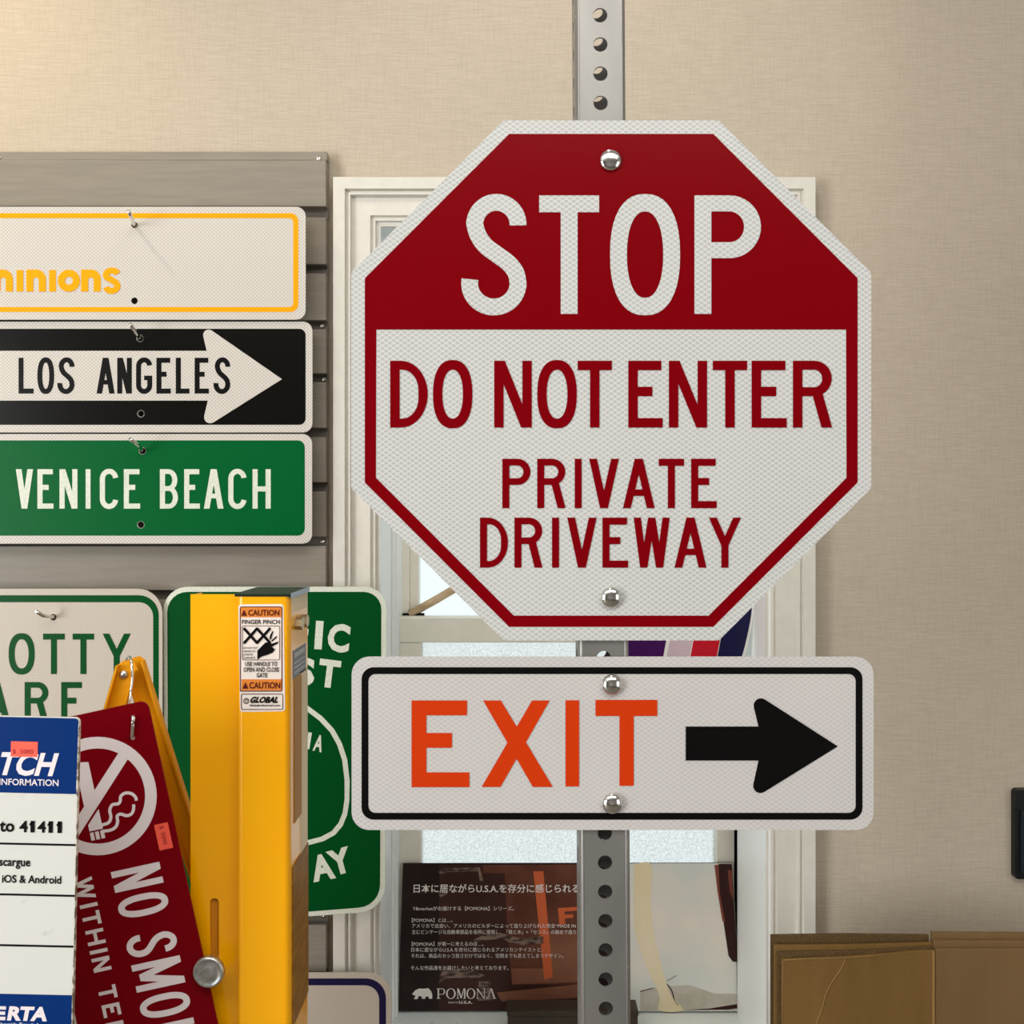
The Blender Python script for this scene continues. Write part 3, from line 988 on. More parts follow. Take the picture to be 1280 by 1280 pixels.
for ch, cx_, cy_, w_, h_, a_ in (('P', 268, 796, 24, 36, -9), ('A', 295, 791.5, 30, 36, -6), ('C', 324, 789, 28, 37, -3), ('I', 346, 788.5, 9.5, 36, 1), ('F', 374.5, 790.5, 22, 36, 4), ('I', 398.7, 793.8, 9.5, 35.5, 4), ('C', 423.5, 797.5, 27.5, 36, 6),
                                  ):
    PC.text(ch, cx_ - w_ / 2, cy_ - h_ / 2, cx_ + w_ / 2, cy_ + h_ / 2, mbt, 2, .045, rot=math.radians(a_))
mbt.build('lettering', 'letterwhite', PC.root, 'white arched word along the top edge')
mbt = MB()
for ch, cx_, cy_, w_, h_, a_ in (('C', 296, 842, 27, 36, -7), ('O', 324, 838, 29, 36, -4), ('A', 352, 836, 29, 35, 0), ('S', 381, 839.5, 25, 35, 4), ('T', 411.5, 842, 27, 35, 7)):
    PC.text(ch, cx_ - w_ / 2, cy_ - h_ / 2, cx_ + w_ / 2, cy_ + h_ / 2, mbt, 2, .045, rot=math.radians(a_))
mbt.build('lettering', 'letterwhite', PC.root, 'white second word below the arched one')
mbt = MB()
for ch, cx_, cy_, w_, h_, a_ in (('H', 256, 1079, 25, 33, 17), ('I', 274.5, 1085, 8, 33, 15), ('G', 294, 1089, 26, 34, 10), ('H', 321, 1093, 25, 33, 4), ('W', 361, 1092, 40, 33, -6), ('A', 403, 1084, 29, 33, -11), ('Y', 425, 1076.5, 29, 32, -15)):
    PC.text(ch, cx_ - w_ / 2, cy_ - h_ / 2, cx_ + w_ / 2, cy_ + h_ / 2, mbt, 2, .045, rot=math.radians(a_))
mbt.build('lettering', 'letterwhite', PC.root, 'white arched word below the shield')
mbt = MB()
for k, ch in enumerate('CALIFORNIA'):
    u = k - 4.5
    cx_ = 343 + u * 12.3
    cy_ = 921 + (abs(u) / 4.5) ** 2 * 8
    w_ = 4.6 if ch == 'I' else 11.6
    PC.text(ch, cx_ - w_ / 2, cy_ - 10.5, cx_ + w_ / 2, cy_ + 10.5, mbt, 2, .03, rot=math.radians(u * 2.6), shear=0)
mbt.build('lettering', 'letterwhite', PC.root, 'small white word inside the shield')

BS = Sign('bordered_sign', 'white sign with a navy border at the bottom beside the yellow post', 'sign', 380, 1300, 1.282)
BS.panel(rrect(270, 1216, 489, 1420, 30), 'dotg')
BS.ink('border', [[rrect(277, 1223, 482.5, 1413, 25), rrect(285.5, 1231.5, 474, 1404, 18)]], 'navy', 1, 'navy border line')

# display hooks of the slat wall
HG = 'display hooks on the slat wall'
for nm, pts, r in (
        ('chrome display hook through the topmost yellow-bordered sign', [(168, 282, 1.294), (168, 281, 1.27), (166.5, 277, 1.255), (163, 269, 1.242), (160.5, 263.5, 1.236)], .0026),
        ('chrome display hook through the black arrow sign', [(175, 423, 1.294), (174.5, 422, 1.272), (171, 417, 1.258), (166, 410, 1.246), (163, 405, 1.24)], .0026),
        ('chrome display hook through the green VENICE BEACH sign', [(178, 563.5, 1.294), (177.5, 562.5, 1.272), (174, 558, 1.258), (167.5, 552.5, 1.248), (162.5, 549, 1.242)], .0026),
        ('bent steel hook through the green-bordered white sign', [(67, 772, 1.294), (66, 771, 1.27), (60, 770.5, 1.26), (54, 770, 1.254), (49, 767, 1.25), (44, 763.5, 1.247)], .0024)):
    h0 = at(*pts[1])
    hk = thing('display_hook', nm, 'hook', h0, HG)
    P_ = [at(*p) - h0 for p in pts]
    MB().tube(P_[:], r, 10).build('prong', 'chrome', hk)

# ================================================================== yellow folding gate
GD = 0.93
gs = GD / F
gt = thing('folding_gate', 'yellow folding security gate post with crossed bars and a caution sticker', 'gate', (X(328, GD), GD, 0))
def gx(px, d=GD): return (px - 640) / F * d - X(328, GD)
def gz(py, d=GD): return H + (640 - py) / F * d
ztop = gz(745)
xb0, xb1, xf = gx(296), gx(362.5), gx(233)
dep = .080
r_ = .006
prof = [(xf, .012), (xb0 - .004, .012), (xb0 - .001, .010)] + [(xb0 + r_ - r_ * math.cos(math.radians(a)), r_ - r_ * math.sin(math.radians(a))) for a in range(30, 91, 6)]
prof += [(xb1 - r_ + r_ * math.sin(math.radians(a)), r_ - r_ * math.cos(math.radians(a))) for a in range(0, 91, 15)]
prof += [(xb1, dep), (xb0 + .004, dep), (xb0 + .004, .026), (xf, .026)]
mbg = MB()
# the slot in the flange is cut out of the column: flange built in pieces round it
flx0, flx1 = gx(257.5), gx(269)
sy0, sy1 = gz(1129), gz(1222)
box_prof = [(xb0 - .001, .012)] + prof[3:-1]
box_prof = prof[2:-2] + [(xb0 + .004, dep), (xb0 + .0005, .026), (xb0 - .001, .026)]
mbg.plan(box_prof, 0, ztop, False)
mbg.build('column', 'gate', gt)
fl = MB()
slot = round_poly([(flx0, sy1), (flx1, sy1), (flx1, sy0), (flx0, sy0)], .0044)
fl.poly([[(xf, 0), (xb0 - .001, 0), (xb0 - .001, ztop + .0006), (xf, ztop + .0006)], slot], .012, .0145)
fl.box(xf, xf + .0025, .0145, .040, 0, ztop)
fl.build('flange', 'gate', gt)
MB().box(flx0 - .004, flx1 + .004, .0152, .0175, sy1 - .01, sy0 + .008).build('slider', 'slot', gt, 'brown slider behind the slot')
kb = MB()
kx, kz = gx(260.2, .918), gz(1216, .918)
kr = 19.5 * gs * .987
kb.lathe(kx, kz, [(.0024, .016), (.0024, -.0075), (kr, -.0075), (kr, -.0110), (kr * .93, -.0128), (kr * .82, -.0130), (kr * .77, -.0122), (kr * .45, -.0122), (kr * .4, -.0128), (kr * .2, -.0127), (.00005, -.0124)], 36)
kb.build('bolt', 'zinc', gt, 'round grey bolt head over the slot')
cp = MB()
cp.box(xb0 - .0022, xb1 + .0012, -.0012, dep + .001, ztop - .0005, ztop + .0026)
cp.build('top_cap', 'cap', gt, 'dark green cap', bevel=.0006)
MB().box(xb1 + .0012, xb1 + .002, -.001, dep + .001, ztop - .0022, ztop + .0028).build('cap_edge', 'capedge', gt, 'grey edge of the cap')


def side(name, m, d0, d1, y0, y1, lvl=1, label=None):
    """a patch on the right side face of the column; y at the front, distances along the side"""
    q = MB().box(xb1, xb1 + .0003 * lvl, d0, d1, gz(y1), gz(y0))
    return q.build(name, m, gt, label)


side('tape_residue', 'tape', .006, dep - .002, 747, 768, 1, 'cream shiny patch under the cap')
side('tape_residue', 'tape', .044, dep - .001, 850, 1100, 1, 'cream strip of tape residue')
side('packing_tape', 'tan', .016, .048, 853, 1036, 3, 'tan curled strip of tape')
side('packing_tape', 'amber', .008, dep - .001, 1088, 1290, 4, 'brown shiny packing tape')
nut = MB()
nz = gz(783)
for yy_, rr in ((.026, .0065), (.048, .0065)):
    vs = []
    for xx in (xb1, xb1 + .007):
        for k in range(6):
            a = k * PI / 3 + .3
            vs.append((xx, yy_ + rr * 1.3 * math.cos(a), nz + rr * math.sin(a)))
    nut.add(vs, [tuple(range(6)), tuple(range(11, 5, -1))] + [(k, (k + 1) % 6, (k + 1) % 6 + 6, k + 6) for k in range(6)])
nut.build('nut', 'brass', gt, 'tarnished brass nuts on the side')
side('rating_plate', 'greylabel', .012, .070, 816, 852, 1, 'small grey plate with pale lines')
lp = MB()
for a, c in ((820, 826), (832, 834), (838, 840), (844, 846)):
    lp.box(xb1, xb1 + .0005, .017, .064, gz(c), gz(a))
lp.build('plate_print', 'palegrey', gt)
MB().box(xb1, xb1 + .0005, .03, .06, 0, .02).build('foot_tab', 'gate', gt)

# caution sticker on the column front (own plane through the Sign helper)
class Flat(Sign):
    def __init__(self, root, cx, cy, d, oy=0.0):
        self.cx, self.cy, self.s, self.root, self.oy = cx, cy, d / F, root, oy
    def L(self, p):
        return ((p[0] - 328) * self.s, H + (640 - p[1]) * self.s)


CS = Flat(gt, 328, 640, GD)
stick = CS.shapes([[round_poly([(298, 755.5), (354.5, 755), (356.5, 889), (300, 890)], 4)]], 1).build('caution_sticker', 'sticker', gt, 'white sticker with orange caution bands')
SP = Flat(stick, 328, 640, GD)
def frame_(x0, y0, x1, y1, w):
    return [[rrect(x0, y0, x1, y1, 2.2, 4), rrect(x0 + w, y0 + w, x1 - w, y1 - w, 1.5, 4)]]
SP.ink('caution_band', [[rect(301, 759, 352, 771.5)]], 'cautionorange', 2)
SP.ink('caution_band', [[rect(302, 849, 353.2, 863)]], 'cautionorange', 2)
SP.ink('frame', frame_(300, 758, 353, 864.3, 1) + frame_(301.5, 867, 354, 887, .8) + frame_(302.8, 782, 350, 825, .6), 'cautionred', 3)
tb = MB()
SP.text('CAUTION', 310.5, 762, 349.5, 769.5, tb, 4, .02)
SP.shapes([[[(301.8, 769.5), (309, 769.5), (305.3, 762)]]], 4, mb=tb)
tb.build('caution_text', 'cautionred', stick)
tb = MB()
SP.text('CAUTION', 312, 852.5, 350.5, 860.5, tb, 4, .02)
SP.shapes([[[(303.3, 860.5), (310.6, 860.5), (307, 852.5)]]], 4, mb=tb)
tb.build('caution_text', 'cautionred', stick)
tb = MB()
SP.text('FINGER PINCH', 302.8, 774.5, 350, 780, tb, 4, .015)
SP.text('USE HANDLE TO', 306.8, 827, 347, 832.3, tb, 4, .02)
SP.text('OPEN AND CLOSE', 304.8, 834, 349, 839.6, tb, 4, .02)
SP.text('GATE', 321, 841, 334.5, 846.6, tb, 4, .02)
for i_, w_ in enumerate(('DO NOT PUT', 'HANDS IN', 'SCISSOR', 'SUPPORTS')):
    SP.text(w_, 304.5, 808.5 + 4.1 * i_, 304.5 + (18, 14.5, 12, 15)[i_], 811 + 4.1 * i_, tb, 4, .01)
SP.text('GLOBAL', 312, 870.5, 350, 878.5, tb, 4, .05, shear=3)
SP.text('globalindustrial.com', 312, 880, 350.5, 883.5, tb, 4, .02)
for cx_ in (305.0, ):
    pass
def bar_(a, c, w=3.2): return [stroke([a, c], w)]
SP.shapes([bar_((305, 785), (322, 804)), bar_((322, 785), (305, 804)), bar_((321, 785), (338, 803.5)), bar_((338, 785), (321, 804)),
           [[(322, 813), (332, 803), (337, 802.5), (340, 804.5), (348.5, 801.5), (347.5, 804), (339.5, 808.5), (344, 811.5), (341, 815.5), (334, 818.5), (327, 820.5), (322, 824)]],
           bar_((338, 799), (341, 789), 1.6), bar_((340, 801), (346, 795.5), 1.6), bar_((338, 797), (339.5, 792.5), 1.8)], 4, mb=tb)
SP.shapes([[circ(308, 876, 3.6, 16), circ(308, 876, 2.9, 16)], [circ(308, 876, 1.6, 12, 3.6), circ(308, 876, 1.1, 12, 3)]], 4, mb=tb)
tb.build('sticker_print', 'black', stick)

# scissor bars (U channels) with rivet
def channel(p0, p1, w, d, label=None, name='scissor_bar'):
    """a shallow U channel from p0 to p1 in photo pixels at distance d"""
    a = Vector((gx(p0[0], d), gz(p0[1], d))); c = Vector((gx(p1[0], d), gz(p1[1], d)))
    u = (c - a).normalized(); v = Vector((-u.y, u.x)) * (w / 2 * d / F)
    q = MB()
    yb = d - GD
    e = v.normalized() * .0022
    def pr(l): return [(p.x, p.y) for p in l]
    cut = u * .006
    q.poly([pr([a + v * .55, a - v * .55, a - v + cut, c - v, c + v, a + v + cut])], yb + .0, yb + .0018)
    q.poly([pr([a + v + cut, c + v, c + v - e, a + v - e + cut])], yb - .007, yb)
    q.poly([pr([a - v + cut, a - v + e + cut, c - v + e, c - v])], yb - .007, yb)
    return q.build(name, 'gate_bar', gt, label)


channel((162, 827), (-40, 1545), 25, 0.9784)
channel((167, 822), (395, 1550), 25, 0.9895)
rv = MB()
rx_, rz_ = gx(155, 0.9784), gz(843, 0.9784)
rv.lathe(rx_, rz_, [(.0042, .0485), (.0042, .0465), (.0034, .0455), (.0001, .0452)], 20)
rv.build('rivet', 'zinc', gt)

# ================================================================== wire hook, NO SMOKING sign, transit sign
hk0 = at(163, 860, .95)
hk = thing('wire_hook', 'bent steel wire hook hanging from the top of the yellow crossed bars', 'hook', hk0)
pts = [(157.5, 836, 1.004), (157, 828, 1.004), (159, 822, .998), (162, 821, .975), (164.5, 829, .962), (165.5, 848, .960), (163.5, 864, .958), (162, 882, .950), (162, 897, .940), (163.5, 905, .930),
       (166.5, 904, .922), (168, 896, .922)]
MB().tube([at(*p) - hk0 for p in smooth3(pts)], .0012, 10).build('wire', 'chrome', hk)
pts = [(166.6, 894, .9235), (166.2, 908, .9235), (165.6, 918, .924), (165.2, 922, .926), (165, 922, .934)]
MB().tube([at(*p) - hk0 for p in pts], .0019, 10).build('clasp', 'chrome', hk, 'thick bright lower end of the hook')

th = math.radians(12.3)
NS = Sign('no_smoking_sign', 'maroon NO SMOKING sign hanging at a slant from a wire hook', 'sign', 122, 995, 0.927, spin=0)
NS.root.rotation_euler = (0, -th, 0)
NS.cx, NS.cy = 0, 0
hole_ns = circ(-0.5 + 58, -62, 3.6, 12)
# local pixel frame: origin at the ring centre, x to the right edge, y down the sign
c_, s_n = math.cos(th), math.sin(th)
hx, hy = (165.0 - 122), (922.0 - 995)
hole_ns = circ(hx * c_ - hy * s_n, hx * s_n + hy * c_, 3.4, 12)
NS.panel(rrect(-86, -104, 86, 560, 11), 'nosmoke', [hole_ns])
NS.ink('ring', [[circ(0, 0, 74, 56), circ(0, 0, 59.5, 56)]], 'smokewhite', 1, 'white prohibition ring')
NS.ink('slash', [[stroke([(49, -49), (-49, 49)], 14)]], 'smokewhite', 1.5, 'white diagonal bar of the ring')
NS.ink('cigarette', [[[(-19, -47), (-2, -44), (-2, 8), (-19, 24)]], [[(-19, 33), (-10, 24), (-2, 16), (-2, 41), (-19, 41)]], [rect(-19, 43, -14.5, 53)], [rect(-12.5, 43, -8, 53)], [rect(-6, 43, -1.5, 53)]], 'smokewhite', 2.2, 'white cigarette drawing')
def sm(path): return [[stroke(path, 3.8)]]
def loc(zx, zy):
    px, py = zx / 4.265 - 122, 980 + zy / 4.267 - 995
    return (px * c_ - py * s_n, px * s_n + py * c_)
NS.ink('smoke', sm(smooth([loc(*p) for p in ((545, 218), (580, 205), (592, 175), (586, 140), (600, 110), (630, 105), (642, 90), (645, 65), (668, 48), (700, 50), (722, 68), (728, 88))]))
       + sm(smooth([loc(*p) for p in ((545, 252), (590, 245), (618, 228), (628, 200), (626, 170), (645, 160), (675, 168), (700, 160), (712, 138), (714, 108))])), 'smokewhite', 2, 'white curling smoke lines')


def down_word(letters, xb, xt, t_, m_, label):
    """letters reading down the sign: y0..y1 along the sign, baseline at xb, cap height at xt"""
    sh = []
    for ch, a, b_ in letters:
        for g in glyph(ch, a, 0, b_, xt - xb, t_):
            sh.append([[(xt - q[1], q[0]) for q in l] for l in g])
    NS.ink('lettering', sh, m_, 2, label)


down_word([('N', 96.5, 123), ('O', 131, 158.5)], -4, 58, 7.8, 'smokewhite', 'white word NO')
down_word([('S', 180.5, 208), ('M', 216, 250.5), ('O', 258.5, 287), ('K', 295.5, 323), ('I', 331, 338.5), ('N', 347, 373.5), ('G', 382, 409)], -4, 58, 7.8, 'smokewhite', 'white word SMOKING')
down_word([('W', 96, 123), ('I', 129, 133.5), ('T', 139, 156), ('H', 162, 181), ('I', 187.5, 192), ('N', 197.5, 215)], -51, -28.5, 4.3, 'smokewhite', 'smaller white word WITHIN')
down_word([('T', 234, 250.5), ('E', 257, 273), ('N', 280, 299)], -51, -28.5, 4.3, 'smokewhite', 'smaller white word TEN')
pl = [loc(818, 220), loc(890, 203), loc(920, 340), loc(845, 358)]
ps = Sign('price_sticker', 'red-orange price sticker on the maroon slanted sign', 'sticker', 204.5, 1045.5, 0.9267, 'red-orange price stickers')
ps.root.rotation_euler = (0, -th, 0)
ps.cx = ps.cy = 0
ps.panel(rrect(-8.7, -16.3, 8.7, 16.3, .8, 3), 'price', thick=.0002, name='paper')
tb = MB()
ps.text('$  5000', -13.5, -3, 10, 3, tb, 1, .005, rot=PI / 2, about=(0, 0))
tb.build('price_print', 'priceink', ps.root)

# transit stop sign
RS = Sign('transit_sign', 'worn blue and white transit stop sign at the lower left edge', 'sign', 0, 1090, 0.82, spin=math.radians(1.25))
e0 = 95.0
RS.panel(rrect(-260, 895, e0, 2200, 6), 'worn', thick=.003)
RS.shapes([[[(e0 - .6, 902), (e0 + .15, 902), (e0 + .15, 1600), (e0 - .9, 1600), (e0 - 1.3, 1210), (e0 - .4, 1190), (e0 - .5, 1000), (e0 - 1.6, 985)]]], 0, front=-.0007, back=.0031).build('edge_wear', 'wornedge', RS.root, 'brown worn side edge')
RS.ink('blue_band', [[round_poly([(-258, 896), (e0 - .6, 896), (e0 - .4, 990.5), (-258, 990.5)], [5, 5, 0, 0])]], 'bluesign', 1, 'blue band at the top')
RS.ink('blue_band', [[rect(-258, 1242, e0 - .5, 1300)]], 'bluesign', 1, 'blue band below the white rows')
for a in (1053, 1116.5, 1180):
    RS.ink('rule_line', [[rect(-258, a, e0 - 1, a + 2.5)]], 'black', 1, 'thin black line')
tb = MB()
RS.text('TCH', -8, 939.5, 71, 969, tb, 2, .035, shear=8)
tb.build('lettering', 'smokewhite', RS.root, 'slanted white letters in the top band')
tb = MB()
RS.text('INFORMATION', -3, 972.8, 71, 981, tb, 2, .012)
tb.build('lettering', 'smokewhite', RS.root, 'small white word INFORMATION')
tb = MB()
RS.text('RTA', 13, 1257, 66, 1275, tb, 2, .05, shear=3)
RS.shapes([[rect(-18, 1257.5, 11.5, 1261.5)], [rect(-18, 1264, 10.5, 1268)], [rect(-18, 1270.5, 11, 1274.8)]], 2, mb=tb)
RS.text('Riverside Transit Agency', 2, 1277.5, 69, 1283, tb, 2, .02)
tb.build('lettering', 'smokewhite', RS.root, 'white letters and stripes in the bottom band')
tb = MB()
RS.text('to', -1.5, 1026, 17, 1039.5, tb, 2, .03)
for k_, ch in enumerate('41411'):
    cx_ = 28.5 + 11.3 * k_
    w_ = 10.6 if ch == '4' else 5.4
    RS.text(ch, cx_ - w_ / 2, 1025, cx_ + w_ / 2, 1039.5, tb, 2, .03)
    if ch == '1':
        RS.shapes([[[(cx_ - 4, 1028.6), (cx_ - .5, 1025.2), (cx_ - .5, 1029), (cx_ - 4, 1031.2)]]], 2, mb=tb)
tb.build('lettering', 'black', RS.root, 'black lettering to 41411')
tb = MB()
RS.text('scargue', -1, 1074.5, 38, 1085.5, tb, 2, .022)
tb.build('lettering', 'black', RS.root, 'black word scargue')
tb = MB()
RS.text('iOS & Android', 3, 1093, 77, 1103, tb, 2, .022)
tb.build('lettering', 'black', RS.root, 'black lettering iOS & Android')
tb = MB()
RS.text(':', -2.5, 1219, 1, 1230, tb, 2, .03)
tb.build('lettering', 'black', RS.root, 'black colon in the lowest white row')
pr_ = Sign('price_sticker', 'red-orange price sticker on the blue top band of the transit sign', 'sticker', 30.5, 936, 0.8194, 'red-orange price stickers', spin=math.radians(1.25))
pr_.panel(rrect(13.5, 927, 47, 946, .8, 3), 'price', thick=.0002, name='paper')
tb = MB()
pr_.text('$  5000', 16, 936.5, 42, 943, tb, 1, .005)
tb.build('price_print', 'priceink', pr_.root)

# ================================================================== things in the window
PO = Sign('poster', 'glossy dark advertising poster standing on the window sill behind the post', 'poster', 711, 1264, 1.500, tilt=math.radians(-3.0))
pt = [(502.5, 1082.5), (917.5, 1082), (925.5, 1263.5), (498, 1264)]
PO.panel(pt, 'pdark', thick=.0025, name='sheet')
def pz(x_, y_): return (490 + x_ / 5.12, 1075 + y_ / 5.12)
def pp(l): return [[pz(*p) for p in l]]
PO.ink('photo_print', [pp([(300, 48), (1280, 44), (1290, 965), (300, 965)])], 'pbrown2', 1, 'printed photo of brown wood and metal parts')
PO.ink('photo_print', [pp([(580, 48), (1290, 44), (1290, 800), (770, 800), (740, 500), (720, 100), (580, 100)])], 'pbrown', 2)
PO.ink('photo_print', [pp([(990, 470), (1290, 470), (1290, 780), (770, 800), (760, 700), (970, 700)]), pp([(670, 850), (1290, 790), (1290, 880), (700, 905)])], 'pbrown3', 3)
PO.ink('photo_print', [pp([(905, 88), (970, 86), (1030, 755), (975, 770)])], 'porange', 4, 'orange bar of the printed photo')
PO.ink('photo_print', [pp([(1063, 320), (1185, 312), (1187, 335), (1105, 342), (1106, 362), (1160, 358), (1162, 380), (1108, 385), (1110, 420), (1072, 425)])], 'porange', 4, 'orange letter of the printed photo')
for sh_ in ([[stroke([pz(*p) for p in ((300, 100), (340, 80), (555, 75), (575, 160))], 5)], [stroke([pz(*p) for p in smooth([(525, 535), (600, 505), (700, 498), (760, 515), (820, 530), (970, 520)])], 6, 9)],
                       [stroke([pz(*p) for p in ((300, 240), (345, 215))], 6)], pp([(555, 780), (630, 780), (640, 900), (550, 900)]), pp([(300, 790), (320, 700), (520, 715), (590, 740), (590, 755), (350, 760)])]):
    PO.ink('photo_print', [sh_], 'pmetal', 4, 'metal part of the printed photo')
pale = [(780, 1082.3), (917.5, 1082), (925.5, 1263.5), (780, 1263.7)]
PO.ink('photo_print', [[pale]], 'ppale', 5, 'pale half of the printed photo')
def pq(x_, y_): return (790 + x_ / 5.82, 1060 + y_ / 5.82)
def pa(l): return [[pq(*p) for p in l]]
PO.ink('photo_print', [pa([(60, 1035), (200, 1010), (420, 1000), (600, 1060), (785, 1060), (785, 1180), (60, 1180)])], 'pshade', 6)
PO.ink('photo_print', [[[pq(*p) for p in smooth([(20, 135), (145, 140), (140, 420), (165, 640), (200, 800), (250, 980), (290, 1080), (370, 1178)]) + [(200 / 5.82 + 790, 1060 + 1178 / 5.82)] + [pq(*p) for p in smooth([(200, 1080), (120, 900), (70, 760), (20, 600)])]]] if False else
       [[pq(*p) for p in smooth([(20, 135), (145, 138), (140, 420), (165, 640), (200, 800), (250, 980), (290, 1080), (370, 1178), (195, 1178), (200, 1080), (120, 900), (66, 760), (20, 600)])]]], 'pskin', 7, 'pale limb shape in the printed photo')
for sh_ in ([pa([(640, 132), (738, 132), (772, 835), (735, 832), (705, 790), (670, 540), (645, 330)]), pa([(380, 1176), (560, 1165), (785, 1130), (785, 1160), (700, 1172)]),
                       [stroke([pq(*p) for p in ((60, 1045), (155, 1020))], .9)], [stroke([pq(*p) for p in ((255, 970), (325, 930))], .7)], [stroke([pq(*p) for p in smooth([(255, 990), (290, 1040), (310, 1110), (335, 1140)])], 1.3)]]):
    PO.ink('photo_print', [sh_], 'pmaroon', 7, 'dark shape in the printed photo')
PO.ink('photo_print', [pa([(610, 140), (640, 140), (645, 330), (682, 545), (664, 545), (630, 330)])], 'predbrown', 8)
PO.ink('photo_print', [pa([(705, 175), (735, 180), (745, 400), (720, 330)])], 'predbrown', 8)
tb = MB()
def jt(body, x0, yb, x1, h, bold=0.0):
    a, c = pz(x0, yb - h), pz(x1, yb)
    PO.text(body, a[0], a[1], c[0], c[1], tb, 9, bold)
jt('日本に居ながらU.S.A.を存分に感じられる作', 135, 222, 1265, 56, .012)
jt('Y&marketがお届けする【POMONA】シリーズ。', 130, 334, 780, 28)
jt('【POMONA】とは…。', 125, 407, 385, 27)
jt('アメリカで出会い、アメリカのビルダーによって造り上げられた完全“MADE IN the', 125, 443, 1226, 28)
jt('主にビンテージな自動車部品を各所に使用し、「鉄と木」+「センス」の融合で造り上げ', 125, 482, 1240, 28)
jt('【POMONA】が第一に考えるのは…。', 125, 557, 585, 28)
jt('日本に居ながらU.S.A.を存分に感じられるアメリカンテイストと、', 122, 593, 965, 28)
jt('それは、商品のカッコ良さだけではなく、空間までも変えてしまうデザイン。', 122, 631, 1098, 28)
jt('そんな作品達をお届けしたいと考えております。', 120, 707, 745, 28)
tb.build('lettering', 'ptext', PO.root, 'white printed lines of text')
tb = MB()
bear = [(130, 855), (150, 833), (175, 822), (200, 824), (232, 820), (250, 838), (258, 860), (258, 886), (238, 886), (232, 872), (216, 872), (213, 886), (192, 886), (190, 872), (172, 868), (163, 888), (140, 888), (150, 872), (148, 864), (134, 863)]
PO.shapes([pp(bear)], 9, mb=tb)
def ser(ch, x0, x1):
    y0, y1 = 822, 886
    W_ = x1 - x0
    out = []
    for g in ([] if ch in 'OMNA' else []):
        out.append(g)
    if ch == 'P':
        out += [pp(rect(x0 + 6, y0, x0 + 16, y1)), pp(rect(x0, y1 - 3, x0 + 24, y1)), pp(rect(x0, y0, x0 + 10, y0 + 3)),
                [[pz(*q) for q in [(x0 + 16, y0)] + arc(x1 - 18, y0 + 19, 18, 19, -90, 90, 10) + [(x0 + 16, y0 + 38)]], [pz(*q) for q in [(x0 + 16, y0 + 3)] + arc(x1 - 18, y0 + 19, 10, 16, -90, 90, 10) + [(x0 + 16, y0 + 35)]]]]
    if ch == 'O':
        out += [[[pz(*q) for q in circ((x0 + x1) / 2, (y0 + y1) / 2, W_ / 2, 28, 33)], [pz(*q) for q in circ((x0 + x1) / 2, (y0 + y1) / 2, W_ / 2 - 10, 28, 29.5)]]]
    if ch in 'MN':
        xm_ = (x0 + x1) / 2
        out += [pp(rect(x0 + 5, y0, x0 + 9, y1)), pp(rect(x0, y1 - 3, x0 + 15, y1)), pp(rect(x1 - 9, y0, x1 - (0 if ch == 'M' else 5), y1)), pp(rect(x1 - 14, y0 if ch == 'N' else y1 - 3, x1, y0 + 3 if ch == 'N' else y1))]
        if ch == 'N':
            out += [pp([(x0, y0), (x0 + 11, y0), (x1 - 5, y1), (x1 - 9, y1)])]
        else:
            out += [pp([(x0 + 3, y0), (x0 + 14, y0), (xm_ + 4, y1 - 8), (xm_ - 2, y1 - 2)]), pp([(x1 - 12, y0), (x1 - 7, y0), (xm_ + 3, y1 - 2), (xm_ - 1, y1 - 8)])]
    if ch == 'A':
        xm_ = (x0 + x1) / 2
        out += [pp([(xm_ - 1, y0), (xm_ + 3, y0), (x0 + 9, y1), (x0 + 5, y1)]), pp([(xm_ - 3, y0), (xm_ + 6, y0), (x1 - 2, y1), (x1 - 14, y1)]), pp(rect(x0, y1 - 3, x0 + 14, y1)), pp(rect(x1 - 20, y1 - 3, x1 + 2, y1))]
    return out
for ch, a, c2 in (('P', 286, 340), ('O', 346, 408), ('M', 414, 470), ('O', 476, 534), ('N', 540, 598), ('A', 604, 664)):
    PO.shapes(ser(ch, a, c2), 9, mb=tb)
jt('MADE IN', 362, 914, 420, 9, .01)
jt('U.S.A.', 428, 917, 515, 18, .03)
tb.build('logo', 'ptext', PO.root, 'white bear emblem and wordmark')

DB = thing('dark_block', 'low dark brown block on the sill in front of the poster', 'block', (X(716, 1.43), 1.43, ZS))
bw = (800 - 637) / F * 1.43 / 2
zb = Z(1264, 1.43) - ZS
mbb = MB().box(-bw, bw, 0, .034, 0, zb - .008)
mbb.build('body', 'darkblock', DB, bevel=.002)
MB().box(-bw - .001, bw + .001, -.001, .035, zb - .008, zb).build('lid', 'darkblock', DB, bevel=.0015)

wsx = thing('wooden_stick', 'pale wooden stick resting on the meeting rail against the upper glass', 'stick', at(518, 766, 1.554))
p0 = at(518, 766, 1.554)
MB().tube([at(512, 768, 1.556) - p0, at(540, 752.5, 1.557) - p0, at(640, 694, 1.564) - p0, at(760, 624, 1.568) - p0], .0066, 8).build('shaft', 'wood', wsx)

